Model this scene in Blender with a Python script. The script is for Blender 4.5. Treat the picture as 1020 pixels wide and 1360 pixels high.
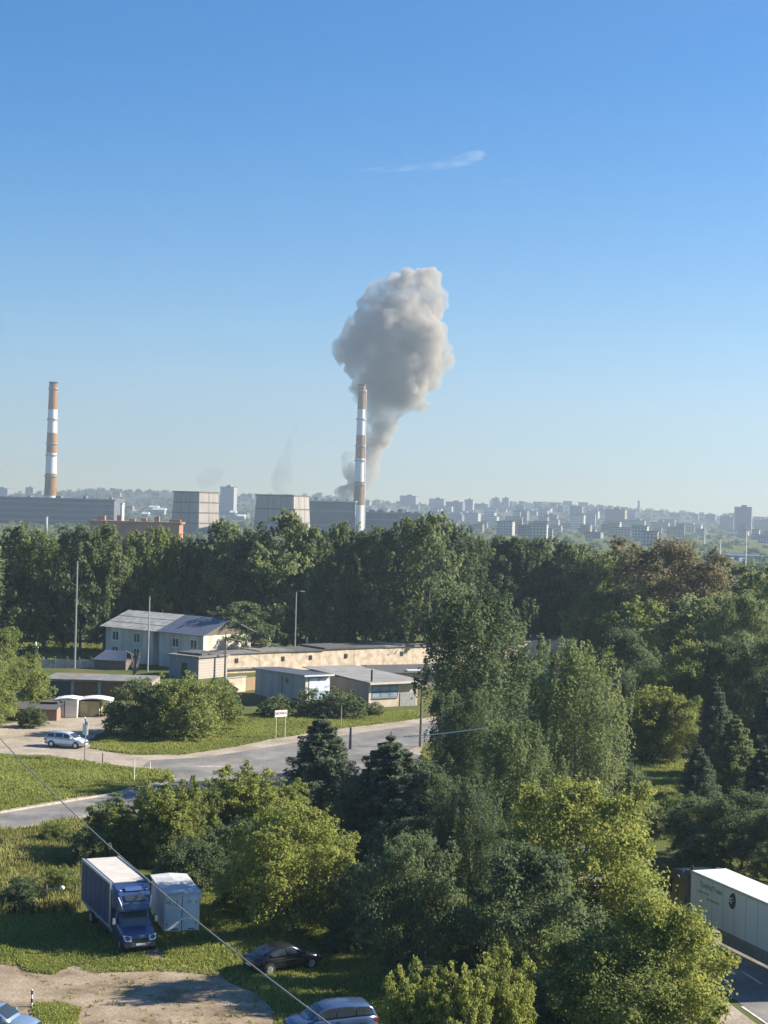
import bpy, bmesh, math, random
import numpy as np
from mathutils import Vector, Matrix
from mathutils.geometry import tessellate_polygon

R = math.radians
scene = bpy.context.scene
C = scene.collection
for o in list(bpy.data.objects):
    bpy.data.objects.remove(o, do_unlink=True)

# ------------------------------------------------------------------ camera
CAM_H, FOCAL, PW, PH = 26.0, 2100.0, 1020.0, 1360.0     # metres, focal length in photo pixels
PITCH, ROLL = math.atan(5.0 / FOCAL), R(1.6)
cam_d = bpy.data.cameras.new('camera')
cam = bpy.data.objects.new('camera', cam_d)
C.objects.link(cam)
cam_d.sensor_fit = 'VERTICAL'
cam_d.sensor_height = 24.0
cam_d.lens = FOCAL / PH * 24.0
cam_d.clip_start, cam_d.clip_end = 0.5, 30000.0
CAM_M = Matrix.Rotation(math.pi / 2 - PITCH, 3, 'X') @ Matrix.Rotation(ROLL, 3, 'Z')
cam.matrix_world = Matrix.Translation((0, 0, CAM_H)) @ CAM_M.to_4x4()
scene.camera = cam

# ------------------------------------------------------------------ sky and sun
SUN_AZ, SUN_EL = R(80), R(29)        # azimuth from +Y towards +X
world = bpy.data.worlds.new('World')
scene.world = world
world.use_nodes = True
wn = world.node_tree
wn.nodes.clear()
sky = wn.nodes.new('ShaderNodeTexSky')
sky.sky_type = 'NISHITA'
sky.sun_disc = False
sky.sun_elevation = SUN_EL
sky.sun_rotation = SUN_AZ
sky.altitude = 150
sky.air_density = 1.0
sky.dust_density = 0.0
sky.ozone_density = 4.0
bg = wn.nodes.new('ShaderNodeBackground')
bg.inputs['Strength'].default_value = 0.056
wo = wn.nodes.new('ShaderNodeOutputWorld')
hsv = wn.nodes.new('ShaderNodeHueSaturation')     # the phone's vivid blue, over the whole sky
hsv.inputs['Saturation'].default_value = 1.46
hsv.inputs['Hue'].default_value = 0.505
wn.links.new(sky.outputs[0], hsv.inputs['Color'])
wn.links.new(hsv.outputs[0], bg.inputs[0])
wn.links.new(bg.outputs[0], wo.inputs[0])
sun_d = bpy.data.lights.new('sun', 'SUN')
sun_d.energy = 5.0
sun_d.angle = R(0.6)
sun_d.color = (1.0, 0.90, 0.74)
sun = bpy.data.objects.new('sun', sun_d)
C.objects.link(sun)
SUN_DIR = Vector((math.sin(SUN_AZ) * math.cos(SUN_EL), math.cos(SUN_AZ) * math.cos(SUN_EL), math.sin(SUN_EL)))
sun.rotation_euler = SUN_DIR.to_track_quat('Z', 'Y').to_euler()
sun.location = SUN_DIR * 200

scene.render.engine = 'CYCLES'
cy = scene.cycles
cy.max_bounces = 6
cy.diffuse_bounces = 4
cy.glossy_bounces = 2
cy.transmission_bounces = 4
cy.transparent_max_bounces = 8
cy.volume_bounces = 3
cy.sample_clamp_indirect = 6
cy.use_denoising = True
vs = scene.view_settings
vs.view_transform = 'Standard'
vs.look = 'None'
vs.exposure = 1.5
vs.gamma = 1.0
vs.use_curve_mapping = False

# ------------------------------------------------------------------ helpers
def ray(px, py):
    d = CAM_M @ Vector(((px - PW / 2) / FOCAL, (PH / 2 - py) / FOCAL, -1.0))
    return d
def G(px, py, z=0.0):
    """ground (or level z) point seen at a photo pixel"""
    d = ray(px, py)
    t = (z - CAM_H) / d.z
    return Vector((d.x * t, d.y * t, z))
def P(px, py, D):
    d = ray(px, py)
    t = D / d.y
    return Vector((d.x * t, D, CAM_H + d.z * t))

def tag(o, label=None, cat=None, group=None, kind=None):
    if label: o['label'] = label
    if cat: o['category'] = cat
    if group: o['group'] = group
    if kind: o['kind'] = kind
    return o
def thing(name, label, cat, loc=(0, 0, 0), rz=0.0, group=None):
    o = bpy.data.objects.new(name, None)
    C.objects.link(o)
    o.empty_display_size = 0.3
    o.location = loc
    o.rotation_euler = (0, 0, rz)
    return tag(o, label, cat, group)
def link(name, me, parent=None, mat=None):
    o = bpy.data.objects.new(name, me)
    C.objects.link(o)
    if parent: o.parent = parent
    if mat:
        if len(me.materials) == 0:
            me.materials.append(mat)
        if me.materials[0] is not mat:
            o.material_slots[0].link = 'OBJECT'
            o.material_slots[0].material = mat
    return o

class MB:
    def __init__(s): s.v, s.f = [], []
    def add(s, vs_, fs):
        b = len(s.v)
        s.v += [tuple(p) for p in vs_]
        s.f += [tuple(i + b for i in f) for f in fs]
        return s
    def box(s, x0, x1, y0, y1, z0, z1):
        return s.add([(x0, y0, z0), (x1, y0, z0), (x1, y1, z0), (x0, y1, z0), (x0, y0, z1), (x1, y0, z1), (x1, y1, z1), (x0, y1, z1)],
                     [(0, 3, 2, 1), (4, 5, 6, 7), (0, 1, 5, 4), (1, 2, 6, 5), (2, 3, 7, 6), (3, 0, 4, 7)])
    def frustum(s, x0, x1, y0, y1, z0, X0, X1, Y0, Y1, z1):
        return s.add([(x0, y0, z0), (x1, y0, z0), (x1, y1, z0), (x0, y1, z0), (X0, Y0, z1), (X1, Y0, z1), (X1, Y1, z1), (X0, Y1, z1)],
                     [(0, 3, 2, 1), (4, 5, 6, 7), (0, 1, 5, 4), (1, 2, 6, 5), (2, 3, 7, 6), (3, 0, 4, 7)])
    def slab(s, quad, th):
        """a plate of thickness th whose upper face is the four corners"""
        n = (Vector(quad[1]) - Vector(quad[0])).cross(Vector(quad[3]) - Vector(quad[0])).normalized() * th
        lo = [Vector(q) - n for q in quad]
        return s.add(list(quad) + lo, [(0, 1, 2, 3), (7, 6, 5, 4), (0, 4, 5, 1), (1, 5, 6, 2), (2, 6, 7, 3), (3, 7, 4, 0)])
    def prism_y(s, poly, y0, y1, w0=None):
        """polygon in XZ extruded along Y"""
        n = len(poly)
        vs_ = [(x, y0, z) for x, z in poly] + [(x, y1, z) for x, z in poly]
        fs = [tuple(range(n)), tuple(range(2 * n - 1, n - 1, -1))]
        fs += [((i + 1) % n, i, n + i, n + (i + 1) % n) for i in range(n)]
        return s.add(vs_, fs)
    def loft(s, rings, caps=True, closed=True):
        n = len(rings[0])
        vs_ = [p for r in rings for p in r]
        fs = []
        for k in range(len(rings) - 1):
            for i in range(n if closed else n - 1):
                j = (i + 1) % n
                fs.append((k * n + i, k * n + j, (k + 1) * n + j, (k + 1) * n + i))
        if caps:
            fs.append(tuple(range(n - 1, -1, -1)))
            fs.append(tuple((len(rings) - 1) * n + i for i in range(n)))
        return s.add(vs_, fs)
    def tube(s, pts, radii, n=8, caps=True):
        pts = [Vector(p) for p in pts]
        if not hasattr(radii, '__len__'): radii = [radii] * len(pts)
        rings = []
        for i, p in enumerate(pts):
            t = (pts[min(i + 1, len(pts) - 1)] - pts[max(i - 1, 0)]).normalized()
            ref = Vector((0, 0, 1)) if abs(t.z) < 0.9 else Vector((1, 0, 0))
            u = t.cross(ref).normalized()
            w = t.cross(u)
            rings.append([p + (u * math.cos(a) + w * math.sin(a)) * radii[i] for a in [2 * math.pi * k / n for k in range(n)]])
        return s.loft(rings, caps)
    def lathe(s, prof, n=24, c=(0, 0, 0)):
        rings = [[(c[0] + r * math.cos(2 * math.pi * k / n), c[1] + r * math.sin(2 * math.pi * k / n), c[2] + z) for k in range(n)] for r, z in prof]
        return s.loft(rings)
    def disc_y(s, cx, y0, y1, cz, r, n=18):
        vs_ = [(cx + r * math.cos(2 * math.pi * k / n), y, cz + r * math.sin(2 * math.pi * k / n)) for y in (y0, y1) for k in range(n)]
        fs = [tuple(range(n)), tuple(range(2 * n - 1, n - 1, -1))] + [((i + 1) % n, i, n + i, n + (i + 1) % n) for i in range(n)]
        return s.add(vs_, fs)
    def mesh(s, name, smooth=False, fix=True):
        me = bpy.data.meshes.new(name)
        me.from_pydata(s.v, [], s.f)
        if fix:
            bm = bmesh.new(); bm.from_mesh(me)
            bmesh.ops.recalc_face_normals(bm, faces=bm.faces)
            bm.to_mesh(me); bm.free()
        if smooth:
            me.polygons.foreach_set('use_smooth', [True] * len(me.polygons))
        me.update()
        return me
    def build(s, name, mat, parent=None, smooth=False, bevel=0.0, fix=True):
        o = link(name, s.mesh(name, smooth, fix), parent, mat)
        if bevel:
            m = o.modifiers.new('bevel', 'BEVEL'); m.width = bevel; m.segments = 2; m.limit_method = 'ANGLE'
        return o

# ------------------------------------------------------------------ materials
MATS = {}
def mat_base(name):
    m = bpy.data.materials.new(name); m.use_nodes = True
    nt = m.node_tree; nt.nodes.clear()
    out = nt.nodes.new('ShaderNodeOutputMaterial')
    return m, nt, out
def solid(name, col, rough=0.7, metal=0.0, var=0.12, scale=3.0, spec=0.4, bump=0.0, streak=False, coat=0.0):
    """painted / weathered surface: base colour broken up by two scales of noise"""
    if name in MATS: return MATS[name]
    m, nt, out = mat_base(name)
    p = nt.nodes.new('ShaderNodeBsdfPrincipled')
    p.inputs['Roughness'].default_value = rough
    p.inputs['Metallic'].default_value = metal
    p.inputs['Specular IOR Level'].default_value = spec
    p.inputs['Coat Weight'].default_value = coat
    tc = nt.nodes.new('ShaderNodeTexCoord')
    mp = nt.nodes.new('ShaderNodeMapping')
    if streak: mp.inputs['Scale'].default_value = (1, 1, 0.18)
    nt.links.new(tc.outputs['Object'], mp.inputs[0])
    n1 = nt.nodes.new('ShaderNodeTexNoise'); n1.inputs['Scale'].default_value = scale; n1.inputs['Detail'].default_value = 6
    nt.links.new(mp.outputs[0], n1.inputs['Vector'])
    r = nt.nodes.new('ShaderNodeValToRGB')
    r.color_ramp.elements[0].position = 0.3; r.color_ramp.elements[1].position = 0.7
    r.color_ramp.elements[0].color = tuple(c * (1 - var * 1.5) for c in col) + (1,)
    r.color_ramp.elements[1].color = tuple(min(1, c * (1 + var)) for c in col) + (1,)
    nt.links.new(n1.outputs['Fac'], r.inputs[0])
    nt.links.new(r.outputs[0], p.inputs['Base Color'])
    if bump:
        b = nt.nodes.new('ShaderNodeBump'); b.inputs['Strength'].default_value = bump; b.inputs['Distance'].default_value = 0.05
        nt.links.new(n1.outputs['Fac'], b.inputs['Height']); nt.links.new(b.outputs[0], p.inputs['Normal'])
    nt.links.new(p.outputs[0], out.inputs['Surface'])
    MATS[name] = m
    return m
def glass_dark(name='window_glass', col=(0.03, 0.04, 0.05), rough=0.06):
    if name in MATS: return MATS[name]
    m, nt, out = mat_base(name)
    p = nt.nodes.new('ShaderNodeBsdfPrincipled')
    p.inputs['Base Color'].default_value = col + (1,)
    p.inputs['Roughness'].default_value = rough
    p.inputs['Specular IOR Level'].default_value = 0.9
    nt.links.new(p.outputs[0], out.inputs['Surface'])
    MATS[name] = m
    return m
def leaf_mat(name, dark, light, trans=0.35):
    if name in MATS: return MATS[name]
    m, nt, out = mat_base(name)
    at = nt.nodes.new('ShaderNodeAttribute'); at.attribute_name = 'tone'
    oi = nt.nodes.new('ShaderNodeObjectInfo')
    ad = nt.nodes.new('ShaderNodeMath'); ad.operation = 'MULTIPLY_ADD'
    ad.inputs[1].default_value = 0.3; ad.inputs[2].default_value = -0.15
    nt.links.new(oi.outputs['Random'], ad.inputs[0])
    su = nt.nodes.new('ShaderNodeMath'); su.operation = 'ADD'
    nt.links.new(at.outputs['Fac'], su.inputs[0]); nt.links.new(ad.outputs[0], su.inputs[1])
    r = nt.nodes.new('ShaderNodeValToRGB')
    r.color_ramp.elements[0].color = dark + (1,); r.color_ramp.elements[1].color = light + (1,)
    nt.links.new(su.outputs[0], r.inputs[0])
    d = nt.nodes.new('ShaderNodeBsdfDiffuse'); t = nt.nodes.new('ShaderNodeBsdfTranslucent')
    g = nt.nodes.new('ShaderNodeBsdfGlossy'); g.inputs['Roughness'].default_value = 0.6
    nt.links.new(r.outputs[0], d.inputs[0])
    hs = nt.nodes.new('ShaderNodeHueSaturation'); hs.inputs['Hue'].default_value = 0.485; hs.inputs['Value'].default_value = 1.25
    nt.links.new(r.outputs[0], hs.inputs['Color']); nt.links.new(hs.outputs[0], t.inputs[0])
    mx = nt.nodes.new('ShaderNodeMixShader'); mx.inputs[0].default_value = trans
    nt.links.new(d.outputs[0], mx.inputs[1]); nt.links.new(t.outputs[0], mx.inputs[2])
    m2 = nt.nodes.new('ShaderNodeMixShader'); m2.inputs[0].default_value = 0.012
    nt.links.new(mx.outputs[0], m2.inputs[1]); nt.links.new(g.outputs[0], m2.inputs[2])
    nt.links.new(m2.outputs[0], out.inputs['Surface'])
    MATS[name] = m
    return m
def ground_mat(name, cols, scale=0.12, rough=0.95, fine=6.0, bump=0.3):
    """cols: three colours blended by broad patches and broken by fine speckle"""
    m, nt, out = mat_base(name)
    p = nt.nodes.new('ShaderNodeBsdfPrincipled'); p.inputs['Roughness'].default_value = rough; p.inputs['Specular IOR Level'].default_value = 0.15
    tc = nt.nodes.new('ShaderNodeTexCoord')
    n1 = nt.nodes.new('ShaderNodeTexNoise'); n1.inputs['Scale'].default_value = scale; n1.inputs['Detail'].default_value = 8; n1.inputs['Roughness'].default_value = 0.65
    n2 = nt.nodes.new('ShaderNodeTexNoise'); n2.inputs['Scale'].default_value = fine; n2.inputs['Detail'].default_value = 4
    nt.links.new(tc.outputs['Object'], n1.inputs['Vector']); nt.links.new(tc.outputs['Object'], n2.inputs['Vector'])
    r = nt.nodes.new('ShaderNodeValToRGB')
    e = r.color_ramp.elements
    e[0].position, e[1].position = 0.36, 0.64
    e[0].color, e[1].color = cols[0] + (1,), cols[2] + (1,)
    k = e.new(0.5); k.color = cols[1] + (1,)
    nt.links.new(n1.outputs['Fac'], r.inputs[0])
    mu = nt.nodes.new('ShaderNodeMix'); mu.data_type = 'RGBA'; mu.blend_type = 'MULTIPLY'; mu.inputs[0].default_value = 0.75
    r2 = nt.nodes.new('ShaderNodeValToRGB'); r2.color_ramp.elements[0].position = 0.3; r2.color_ramp.elements[1].position = 0.75
    r2.color_ramp.elements[0].color = (0.55, 0.55, 0.55, 1); r2.color_ramp.elements[1].color = (1, 1, 1, 1)
    nt.links.new(n2.outputs['Fac'], r2.inputs[0])
    nt.links.new(r.outputs[0], mu.inputs[6]); nt.links.new(r2.outputs[0], mu.inputs[7])
    nt.links.new(mu.outputs[2], p.inputs['Base Color'])
    b = nt.nodes.new('ShaderNodeBump'); b.inputs['Strength'].default_value = bump; b.inputs['Distance'].default_value = 0.08
    nt.links.new(n2.outputs['Fac'], b.inputs['Height']); nt.links.new(b.outputs[0], p.inputs['Normal'])
    nt.links.new(p.outputs[0], out.inputs['Surface'])
    return m
def brick_mat(name, a, b, mortar, scale=1.0):
    if name in MATS: return MATS[name]
    m, nt, out = mat_base(name)
    p = nt.nodes.new('ShaderNodeBsdfPrincipled'); p.inputs['Roughness'].default_value = 0.9
    tc = nt.nodes.new('ShaderNodeTexCoord'); mp = nt.nodes.new('ShaderNodeMapping')
    mp.inputs['Rotation'].default_value = (R(90), 0, 0)
    br = nt.nodes.new('ShaderNodeTexBrick'); br.inputs['Scale'].default_value = scale
    br.inputs['Color1'].default_value = a + (1,); br.inputs['Color2'].default_value = b + (1,); br.inputs['Mortar'].default_value = mortar + (1,)
    br.inputs['Brick Width'].default_value = 0.5; br.inputs['Row Height'].default_value = 0.2
    nt.links.new(tc.outputs['Object'], mp.inputs[0]); nt.links.new(mp.outputs[0], br.inputs['Vector'])
    nt.links.new(br.outputs['Color'], p.inputs['Base Color']); nt.links.new(p.outputs[0], out.inputs['Surface'])
    MATS[name] = m
    return m
def volume_mat(name, col, density, aniso=0.2, absorb=None):
    m, nt, out = mat_base(name)
    p = nt.nodes.new('ShaderNodeVolumePrincipled')
    p.inputs['Color'].default_value = col + (1,)
    p.inputs['Density'].default_value = density
    p.inputs['Anisotropy'].default_value = aniso
    if absorb: p.inputs['Absorption Color'].default_value = absorb + (1,)
    nt.links.new(p.outputs[0], out.inputs['Volume'])
    return m

M_concrete = solid('concrete', (0.36, 0.35, 0.33), 0.9, scale=1.5, var=0.2, bump=0.2)
M_metal_grey = solid('grey_metal', (0.33, 0.34, 0.35), 0.5, 0.5)
M_dark_metal = solid('dark_metal', (0.04, 0.042, 0.045), 0.5, 0.3)
M_black = solid('black_rubber', (0.02, 0.02, 0.021), 0.8, var=0.2)
M_white = solid('white_paint', (0.74, 0.74, 0.72), 0.55, var=0.06)
M_glass = glass_dark()
M_bark = solid('bark', (0.09, 0.075, 0.06), 0.95, scale=4, var=0.4)
M_birch_bark = solid('birch_bark', (0.20, 0.19, 0.17), 0.9, scale=3, var=0.5)
M_timber = solid('weathered_timber', (0.16, 0.13, 0.10), 0.9, scale=5, var=0.3)
M_silver = solid('silver_trim', (0.6, 0.61, 0.62), 0.35, 0.7)
M_lamp = solid('lamp_glass', (0.72, 0.74, 0.76), 0.15, 0.2, var=0.04, spec=0.8)
M_plate = solid('number_plate', (0.75, 0.75, 0.73), 0.5, var=0.05)

# ------------------------------------------------------------------ ground, roads
def smooth_poly(px_pts, wob=0.0, seed=0, step=1.6):
    """pixel outline -> ground outline, resampled and with an uneven edge"""
    rnd = random.Random(seed)
    pts = [G(*p) for p in px_pts]
    res = []
    for i, a in enumerate(pts):
        b = pts[(i + 1) % len(pts)]
        n = max(1, min(60, int((b - a).length / step)))
        for k in range(n):
            p = a.lerp(b, k / n)
            res.append((p.x + rnd.uniform(-wob, wob), p.y + rnd.uniform(-wob, wob) * 1.6))
    return res
def sheet(name, px_pts, z, mat, wob=0.0, seed=0, kind='structure'):
    pts = smooth_poly(px_pts, wob, seed)
    tri = tessellate_polygon([[Vector((x, y, 0)) for x, y in pts]])
    m = MB(); m.add([(x, y, z) for x, y in pts], [tuple(t) for t in tri])
    me = m.mesh(name)
    for p in me.polygons:
        if p.normal.z < 0:
            me.flip_normals(); break
    o = link(name, me, None, mat)
    tag(o, kind=kind)
    return o, pts

gm = ground_mat('meadow_soil', [(0.085, 0.11, 0.028), (0.11, 0.135, 0.036), (0.16, 0.15, 0.065)], 0.10)
m = MB(); m.add([(-4000, -300, 0), (4000, -300, 0), (4000, 6000, 0), (-4000, 6000, 0)], [(0, 1, 2, 3)])
ground = m.build('ground', gm); tag(ground, kind='structure')

M_asphalt = ground_mat('asphalt', [(0.17, 0.167, 0.165), (0.24, 0.233, 0.222), (0.33, 0.312, 0.288)], 0.22, 0.85, 10.0, 0.12)
M_sand = ground_mat('sandy_soil', [(0.20, 0.155, 0.105), (0.335, 0.265, 0.19), (0.44, 0.355, 0.265)], 0.35, 0.95, 5.0, 0.4)
M_gravel = ground_mat('pale_gravel', [(0.32, 0.27, 0.21), (0.42, 0.36, 0.29), (0.50, 0.44, 0.37)], 0.3, 0.95, 4.0, 0.4)

sheet('dirt_track', [(-70, 1006), (0, 1001), (60, 1003), (110, 1011), (190, 1021), (235, 1026), (240, 1008), (190, 1006), (150, 1000), (122, 994), (112, 986), (140, 970), (158, 952), (90, 950), (0, 962), (-70, 966)], 0.012, M_gravel, 0.25, 1)
sheet('road_shoulder', [(170, 1003), (240, 1002), (300, 994), (370, 980), (450, 968), (560, 954), (660, 944), (760, 936), (760, 950), (660, 962), (600, 990), (640, 1030), (660, 1052), (640, 1056), (570, 1012), (540, 1003), (560, 980), (400, 988), (300, 1008), (200, 1014)], 0.008, M_gravel, 0.3, 2)
sheet('road_shoulder', [(-80, 1124), (0, 1108), (60, 1098), (130, 1086), (220, 1090), (330, 1100), (470, 1060), (551, 1052), (560, 1046), (480, 1046), (290, 1080), (150, 1060), (240, 1034), (236, 1028), (150, 1046), (60, 1060), (0, 1070), (-80, 1083)], 0.008, M_gravel, 0.3, 3)
sheet('road', [(1160, 1450), (985, 1335), (637, 1098), (551, 1046), (470, 1050), (380, 1066), (290, 1086), (210, 1082), (130, 1080), (60, 1092), (0, 1102), (-80, 1114), (-80, 1090), (0, 1081), (60, 1071), (150, 1056), (238, 1038), (228, 1026), (190, 1017), (200, 1010), (270, 1006), (330, 997), (400, 985), (480, 973), (560, 962), (660, 952), (760, 942), (760, 948), (660, 962), (590, 975), (540, 998), (575, 1008), (625, 1028), (655, 1050), (860, 1172), (1160, 1355)], 0.018, M_asphalt, 0.05, 4)
lot_px = [(-90, 1282), (-20, 1278), (30, 1284), (75, 1290), (110, 1279), (150, 1282), (200, 1280), (235, 1276), (262, 1277), (285, 1286), (300, 1302), (340, 1318), (362, 1340), (372, 1362), (350, 1400), (-90, 1410)]
sheet('dirt_lot', lot_px, 0.012, M_sand, 0.4, 5)
sheet('road_shoulder', [(900, 1290), (1160, 1460), (1000, 1480), (880, 1400), (860, 1330)], 0.008, M_gravel, .3, 8)
sheet('tyre_track', [(178, 1238), (190, 1240), (212, 1262), (228, 1284), (205, 1284), (192, 1262)], 0.010, M_sand, 0.2, 6)
# painted edge and centre lines
M_line = solid('road_paint', (0.62, 0.62, 0.60), 0.8, var=0.25, scale=2)
def paint_line(pa, pb, w, name='painted_line', z=0.024):
    a, b = G(*pa), G(*pb)
    n = Vector((-(b - a).y, (b - a).x, 0)).normalized() * w / 2
    m = MB(); m.add([(a - n + Vector((0, 0, z))), (b - n + Vector((0, 0, z))), (b + n + Vector((0, 0, z))), (a + n + Vector((0, 0, z)))], [(0, 1, 2, 3)])
    return tag(m.build(name, M_line), kind='structure')
paint_line((700, 1085), (1100, 1324), 0.16)
paint_line((985, 1337), (1100, 1416), 0.16)
c0, c1 = Vector(((985 + 1016) / 2 - 5, 1300)), None
for k in range(5):
    a = G(1013, 1308).lerp(G(700, 1112), k / 5); b = G(1013, 1308).lerp(G(700, 1112), (k + 0.33) / 5)
    n = Vector((0.07, 0, 0)); z = Vector((0, 0, 0.024))
    m = MB(); m.add([a - n + z, b - n + z, b + n + z, a + n + z], [(0, 1, 2, 3)])
    tag(m.build('painted_line', M_line), kind='structure')
paint_line((262, 1018), (306, 1018), 0.22)
# low concrete kerbs along the grass island
M_kerb = solid('kerb_concrete', (0.42, 0.38, 0.33), 0.9, var=0.2)
def kerb(px_pts):
    pts = [G(*p) for p in px_pts]
    m = MB()
    rings = []
    for i, p in enumerate(pts):
        t = (pts[min(i + 1, len(pts) - 1)] - pts[max(0, i - 1)]).normalized()
        n = Vector((-t.y, t.x, 0)) * 0.09
        rings.append([p - n + Vector((0, 0, -0.05)), p + n + Vector((0, 0, -0.05)), p + n + Vector((0, 0, 0.13)), p - n + Vector((0, 0, 0.13))])
    m.loft(rings)
    return tag(m.build('kerb', M_kerb), kind='structure')
kerb([(-80, 1089), (0, 1080), (60, 1070), (150, 1055), (238, 1037)])

# ------------------------------------------------------------------ far hills and haze
def hz(px): return 675 + (px - 510) * math.tan(ROLL)
SKY = [(-300, 650), (-60, 653), (0, 655), (60, 656), (100, 653), (130, 651), (160, 652), (215, 653), (240, 656), (330, 659), (420, 660), (500, 666), (560, 670), (640, 672), (700, 669), (760, 670), (800, 673), (840, 677), (880, 680), (940, 684), (985, 688), (1020, 690), (1100, 694), (1400, 700)]
RIDGE_D = 4300.0
def ridge_h(px):
    for (a, ya), (b, yb) in zip(SKY, SKY[1:]):
        if a <= px <= b:
            y = ya + (yb - ya) * (px - a) / (b - a)
            return CAM_H + (hz(px) - y) / FOCAL * RIDGE_D
    return 25.0
HILL0 = 2500.0
def hill_z(x, y):
    px = 510 + x / max(y, 1) * FOCAL
    t = min(1.0, max(0.0, (y - HILL0) / (RIDGE_D - HILL0)))
    s = t * t * (3 - 2 * t)
    if y > RIDGE_D: s = max(0.0, 1 - (y - RIDGE_D) / 1500)
    return ridge_h(min(1399, max(-299, px))) * s - 0.6 + 3 * math.sin(x * 0.011 + y * 0.004) * s * 0.6
m = MB()
nx, ny = 90, 34
for j in range(ny + 1):
    y = HILL0 + j / ny * 3200
    for i in range(nx + 1):
        x = -2200 + 4400 * i / nx
        m.v.append((x, y, hill_z(x, y)))
for j in range(ny):
    for i in range(nx):
        a = j * (nx + 1) + i
        m.f.append((a, a + 1, a + nx + 2, a + nx + 1))
hillm = ground_mat('hillside', [(0.06, 0.075, 0.05), (0.10, 0.105, 0.085), (0.19, 0.18, 0.16)], 0.012, 0.95, 0.08, 0.0)
tag(m.build('hill', hillm, smooth=True, fix=False), kind='structure')

# ------------------------------------------------------------------ foliage engine
rng = np.random.default_rng(7)
def unit(a): return a / np.maximum(np.linalg.norm(a, axis=1, keepdims=True), 1e-9)
def leaf_mesh(name, cen, nor, size, tone, aspect=0.6):
    n = len(cen)
    ref = unit(rng.normal(size=(n, 3)))
    u = unit(np.cross(nor, ref)); w = np.cross(nor, u)
    L = size[:, None] * 0.5
    bend = nor * L * 0.25
    v = np.empty((n, 4, 3), np.float32)
    v[:, 0] = cen - u * L - bend; v[:, 1] = cen + w * L * aspect; v[:, 2] = cen + u * L - bend; v[:, 3] = cen - w * L * aspect
    return quads(name, v, tone)
def quads(name, v, tone):
    n = len(v)
    me = bpy.data.meshes.new(name)
    me.vertices.add(n * 4); me.loops.add(n * 4); me.polygons.add(n)
    me.vertices.foreach_set('co', v.astype(np.float32).ravel())
    me.loops.foreach_set('vertex_index', np.arange(n * 4, dtype=np.int32))
    me.polygons.foreach_set('loop_start', np.arange(0, n * 4, 4, dtype=np.int32))
    me.polygons.foreach_set('loop_total', np.full(n, 4, dtype=np.int32))
    at = me.attributes.new('tone', 'FLOAT', 'FACE')
    at.data.foreach_set('value', np.clip(tone, 0, 1).astype(np.float32))
    me.update(calc_edges=True)
    return me
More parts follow.
